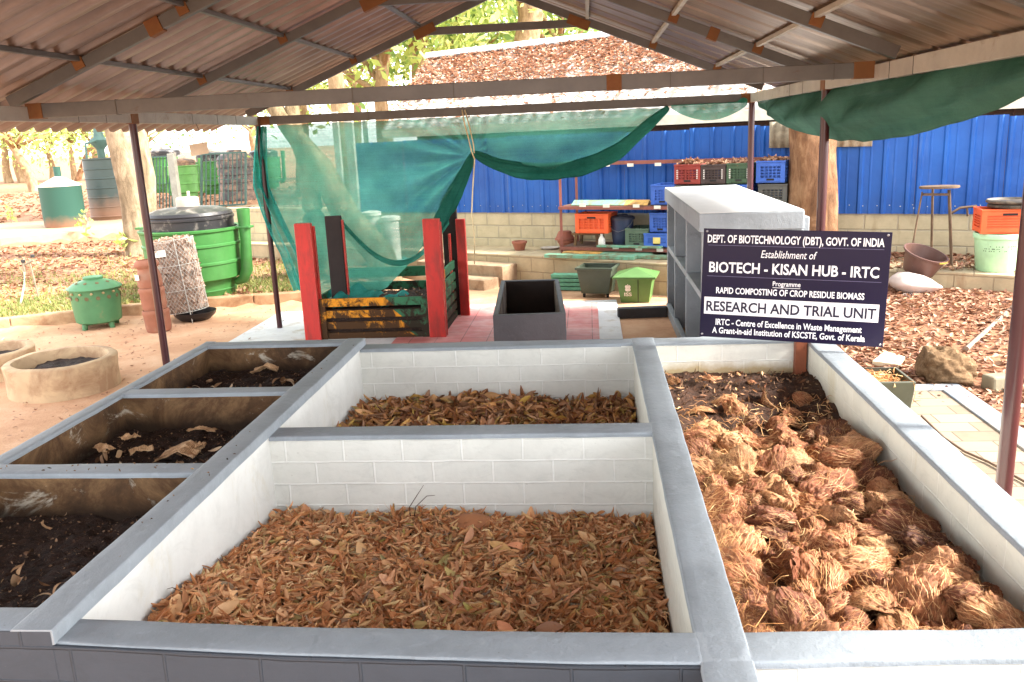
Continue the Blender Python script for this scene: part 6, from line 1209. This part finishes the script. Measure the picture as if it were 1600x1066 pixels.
# hanging tag under the eave
yH = 8.95; c = V(atx(311, 233, XL+.02)); hb_ = thing('hanging_board', 'small blank cream board hanging on wire below the left eave', 'board', (c.x, c.y, c.z)); m = MB(); m.box(c, (.19, .006, .115), .0, M=Matrix.Rotation(-.12, 3, 'Y')); m.build('board', pm('cream_board', C8(206, 190, 166), .7, bump=.1), hb_); m = MB(); m.tube([c+Vector((.05, 0, .05)), c+Vector((.03, 0, .16)), Vector((c.x+.0, c.y, 2.55))], .004, 5); m.build('wire', bpy.data.materials['wire'], hb_)
# behind the net: pipe composters, white posts, forked tree
def pipe_comp(px, py, label, h, bucket):
    p_ = gpos(px, py); o = thing('pipe_composter', label, 'composter', p_, 0, 'white pipe composters behind the shade net'); m = MB(); m.lathe((0, 0, .02), [(.13, 0), (.13, h), (.125, h), (.12, .1)], 20); m.build('pipe', pm('white_pvc', C8(214, 208, 196), .5, bump=.05) if 'white_pvc' not in bpy.data.materials else bpy.data.materials['white_pvc'], o, local=True, smooth=50)
    m = MB(); m.lathe((0, 0, h+.02), [(.14, -.03), (.16, -.02), (.16, .03), (.1, .05), (0, .055)], 20); m.build('cap', bpy.data.materials['white_pvc'], o, local=True, smooth=40)
    if bucket: m = MB(); m.lathe((0, 0, 0), [(0, 0), (.16, 0), (.18, .02), (.21, .27), (.23, .28), (.22, .3), (.19, .28), (.16, .04)], 24); m.build('bucket', plastic('teal_bucket', C8(60, 120, 116)), o, local=True, smooth=45)
    return o
pipe_comp(617, 432, 'white pipe composter standing in a teal bucket behind the net', .92, True); pipe_comp(588, 430, 'greyish capped pipe composter left of the teal bucket behind the net', .98, False)
for (px, D, wpx, top, label) in ((561, 15.2, 13, 200, 'broad white concrete post behind the net with its head under the beam'), (541, 17, 9, 200, 'slimmer concrete post left of the broad white one behind the net'), (585, 19, 6, 206, 'thin pale far post behind the net right of the broad white one')):
    a = aty(px, 380, D); z0 = gh(a[0], D); t_ = aty(px-14, top-25, D); o = thing('concrete_post', label, 'post', (a[0], D, z0), 0, 'pale posts behind the shade net'); w_ = wpx*D/FPX; m = MB(); m.bb((a[0]-w_/2, D-.06, z0-.1), (a[0]+w_/2, D+.06, t_[2])); m.build('shaft', bpy.data.materials['pale_post'], o, bevel=.01)
tr0 = gpos(585, 455); tr0.y += 1.0; D = tr0.y; pA, pB, pC = V(aty(540, 340, D)), V(aty(500, 262, D)), V(aty(440, 185, D)); ft = thing('tree', 'big forked pale barked tree leaning left behind the shade net', 'tree', tr0)
m = MB(); trunk_mesh(m, [tr0-Vector((0, 0, .2)), tr0+Vector((-.12, 0, .5)), pA, pB, pC, pC+Vector((-1, .3, 1.6))], [.28, .23, .20, .18, .14, .06], 16, 2, .15)
trunk_mesh(m, [V(aty(505, 300, D)), V(aty(478, 250, D)), V(aty(458, 200, D)), V(aty(452, 120, D+.3))], [.14, .15, .13, .09], 14, 5, .12)
tq = gpos(500, 420); trunk_mesh(m, [tq-Vector((0, 0, .2)), V(aty(492, 340, D)), V(aty(480, 255, D))], [.20, .17, .14], 14, 8, .12)
m.build('trunk', bark('dull_bark', C8(84, 70, 50), C8(122, 104, 78), C8(160, 140, 110)), ft, smooth=180); crown(ft, [tuple(pC+Vector((-1, .3, 1.8))), tuple(pC+Vector((-.2, .6, 2.4))), tuple(pC+Vector((.9, .5, 2.3)))], 900, .7, (.1, .2), FOL[0], 9)  # duller, darker tones than the mottled bark
# pale trunk on the left
lt = gpos(216, 399); o = thing('tree', 'pale mottled twin trunk leaning left behind the left maroon post', 'tree', lt); D = lt.y; m = MB()
trunk_mesh(m, [lt-Vector((0, 0, .2)), V(aty(212, 350, D)), V(aty(203, 280, D)), V(aty(188, 215, D)), V(aty(170, 140, D)), V(aty(160, 60, D))], [.27, .265, .27, .26, .2, .12], 22, 6, .1)
trunk_mesh(m, [V(aty(228, 352, D+.3)), V(aty(228, 280, D+.3)), V(aty(214, 205, D+.3)), V(aty(214, 120, D+.3))], [.22, .2, .19, .12], 18, 9, .1); m.build('trunk', BK3, o, smooth=180); q = V(aty(165, 40, D)); crown(o, [tuple(q+Vector(d)) for d in ((0, 0, 0), (1, .5, .6), (-1, .3, .8), (.2, .9, 1.3))], 800, .7, (.1, .2), FOL[0], 19)
lb = MB(); a = gpos(120, 283); D = a.y; lb.tube([a+Vector((0, 0, -.1)), V(aty(134, 245, D)), V(aty(149, 208, D))], [.22, .16, .1], 8); tag(lb.build('dead_branch', BK2, smooth=60), 'bare brown dead branch leaning up to the right among the far trees', 'branch')
# ---- trees beyond
specs = [(55, 300, 7.5, .30, (-1.0, 0), 0, 'slim pale tree leaning left beyond the squat green drum'), (8, 262, 8, .3, (0, 0), 0, 'slim tree at the far left edge of the woods'), (82, 282, 8, .22, (.3, 0), 0, 'thin young tree between the leaning pale tree and the ribbed tank'), (150, 272, 9, .25, (.2, 0), 1, 'tree behind the dead branch in the far woods'), (112, 258, 9, .2, (0, 0), 0, 'faint thin tree far behind the squat green drum'), (232, 258, 9, .25, (0, 0), 1, 'tree behind the narrow gate leaf'), (392, 262, 10, .3, (.4, 0), 0, 'tree rising behind the end of the shade net'), (30, 240, 10, .3, (0, 0), 1, 'hazy tree deepest in the left woods')]
for k, (px, py, h, r0, ln, fo, lb_) in enumerate(specs):
    p = gpos(px, py); 
    if p.y > 70 or p.y < 0: p = V(aty(px, 250, 60)); p.z = gh(p.x, p.y)
    tree(lb_, p, h, r0*.85, ln, 2.8, .30, 1500, (.10, .22), fo, BK1, 30+k, 9, .9)
top = [(600, 27, 'bushy yellow green tree showing over the house roof at the left of the gable'), (545, 24, 'leafy tree nearest the left rafter above the shade net'), (665, 31, 'light green tree rising behind the left part of the ridge'), (735, 34, 'airy tree in the middle of the gable opening'), (812, 27, 'tree with a stout pale trunk rising behind the white ridge'), (890, 33, 'leafy tree at the right side of the gable opening'), (470, 32, 'tall tree behind the shade net far to the left'), (1000, 36, 'tree standing behind the right end of the house'), (700, 46, 'deep background tree left of the stout pale trunk'), (860, 48, 'deep background tree right of the stout pale trunk'), (560, 48, 'deep background tree over the left eave of the house')]
for k, (px, D, lb_) in enumerate(top):
    p = V(aty(px, 250, D)); p.z = gh(p.x, p.y); h = 9.5+(k % 3)*1.2
    tree(lb_, p, h, .26 if k != 4 else .42, (.2*(-1)**k, 0), 3.2, .40 if k != 4 else .62, 2300 if k != 4 else 1300, (.10, .24), k % 2 if k != 4 else 0, BK1, 60+k, 9, .75)
# ---- ground cover
def litter(n, poly, seed, L=(.05, .125), Wd=(.025, .055), mat=LIT, tilt=.28, lift=(.005, .03), dens=None, name='fallen_leaves'):
    r = np.random.default_rng(seed); xs_, ys_ = [q[0] for q in poly], [q[1] for q in poly]; P = []; tries = 0
    while len(P) < n and tries < n*20:
        tries += 1; x, y = r.uniform(min(xs_), max(xs_)), r.uniform(min(ys_), max(ys_)); ins_ = False
        for (xa, ya), (xb, yb) in zip(poly, poly[1:]+poly[:1]):
            if (ya > y) != (yb > y) and x < (xb-xa)*(y-ya)/(yb-ya)+xa: ins_ = not ins_
        if not ins_ or (dens and r.random() > dens(x, y)): continue
        P.append((x, y, gh(x, y)+r.uniform(*lift)))
    if P: tag(leaf_mesh(name, np.array(P), L, Wd, mat, tilt, (.15, 1.1), seed=seed+1), kind='stuff')
patch = lambda x, y: .25+.9*(.5+.5*noise.noise(Vector((x*1.3, y*1.3, 4))))
litter(14000, [(1.9, 7.0), (3.0, 6.9), (3.3, 5.4), (9, 5.0), (9, 8.4), (4.9, 10.2), (4.2, 10.65), (1.95, 11.6)], 81, dens=patch)
P = []; r = np.random.default_rng(83)
while len(P) < 1300:
    u, off = r.uniform(3.8, 9), r.random()**1.6*1.2+.02; q = wpt(u, off, .455+r.random()*.03); P.append(tuple(q))
P = [q for q in P if q[1] > lline(q[0], TF)+.03]
tag(leaf_mesh('ledge_leaves', np.array(P), (.07, .14), (.035, .07), LIT, .3, (.2, 1.1), seed=84), kind='stuff')
def behind(a, b): return lambda x, y: (1.0 if y > lline(x, KERB1)+.2 else 0)*patch(x, y)
litter(7500, [(-13, 10), (-6, 12.0), (-3.6, 12.6), (-3.0, 17), (-8, 22), (-13, 20.2), (-17, 17.5)], 85, L=(.08, .17), Wd=(.04, .08), dens=behind(0, 0))
litter(4000, [(-30, 22), (-8, 26), (-6, 45), (-40, 45)], 87, L=(.15, .3), Wd=(.08, .16), dens=patch)
litter(900, [(-9, 5), (-3.2, 5.5), (-3.6, 9.5), (-4.4, 12), (-7, 11.5)], 88, L=(.015, .05), Wd=(.010, .03), dens=patch)
# grass on the strip behind the kerb
r = np.random.default_rng(91); vs, n = [], 0
while n < 16000:
    x, y = r.uniform(-13, -4.4), r.uniform(10.5, 19); k = y-lline(x, KERB1)
    if k < .25 or r.random() > math.exp(-k/2.0)*(.15+1.3*max(0, noise.noise(Vector((x*.8, y*.8, 6)))+.35)): continue
    z = gh(x, y); h = r.uniform(.03, .10); a = r.uniform(0, 6.28); w = r.uniform(.004, .010); dx, dy = r.normal(0, .03, 2); c, s = math.cos(a)*w, math.sin(a)*w
    vs += [(x-c, y-s, z), (x+c, y+s, z), (x+c*.6+dx*.5, y+s*.6+dy*.5, z+h*.7), (x-c*.4+dx, y-s*.4+dy, z+h)]; n += 1
tag(raw_mesh('grass', np.array(vs), np.arange(4*n).reshape(-1, 4), fol_mat('dry_grass', [(0, C8(96, 112, 56)), (.5, C8(136, 144, 80)), (1, C8(172, 158, 106))], .25), None, False), kind='stuff')
def sprig(px, py, label, h=.5):
    p_ = gpos(px, py); o = thing('sapling', label, 'sapling', p_, 0, 'young saplings behind the kerb'); m = MB(); m.tube([p_, p_+Vector((.02, 0, h))], .006, 5); m.build('stem', BK1, o); crown(o, [tuple(p_+Vector((.05*math.cos(k*2.4), .05*math.sin(k*2.4), h*(.3+.15*k)))) for k in range(5)], 26, .09, (.06, .12), FOL[0], px)
sprig(196, 402, 'leafy green sapling at the foot of the pale twin trunk', .5); sprig(135, 365, 'small yellow green sapling beside the squat green drum', .75); sprig(18, 350, 'pale green sapling at the left edge on the path', .5)
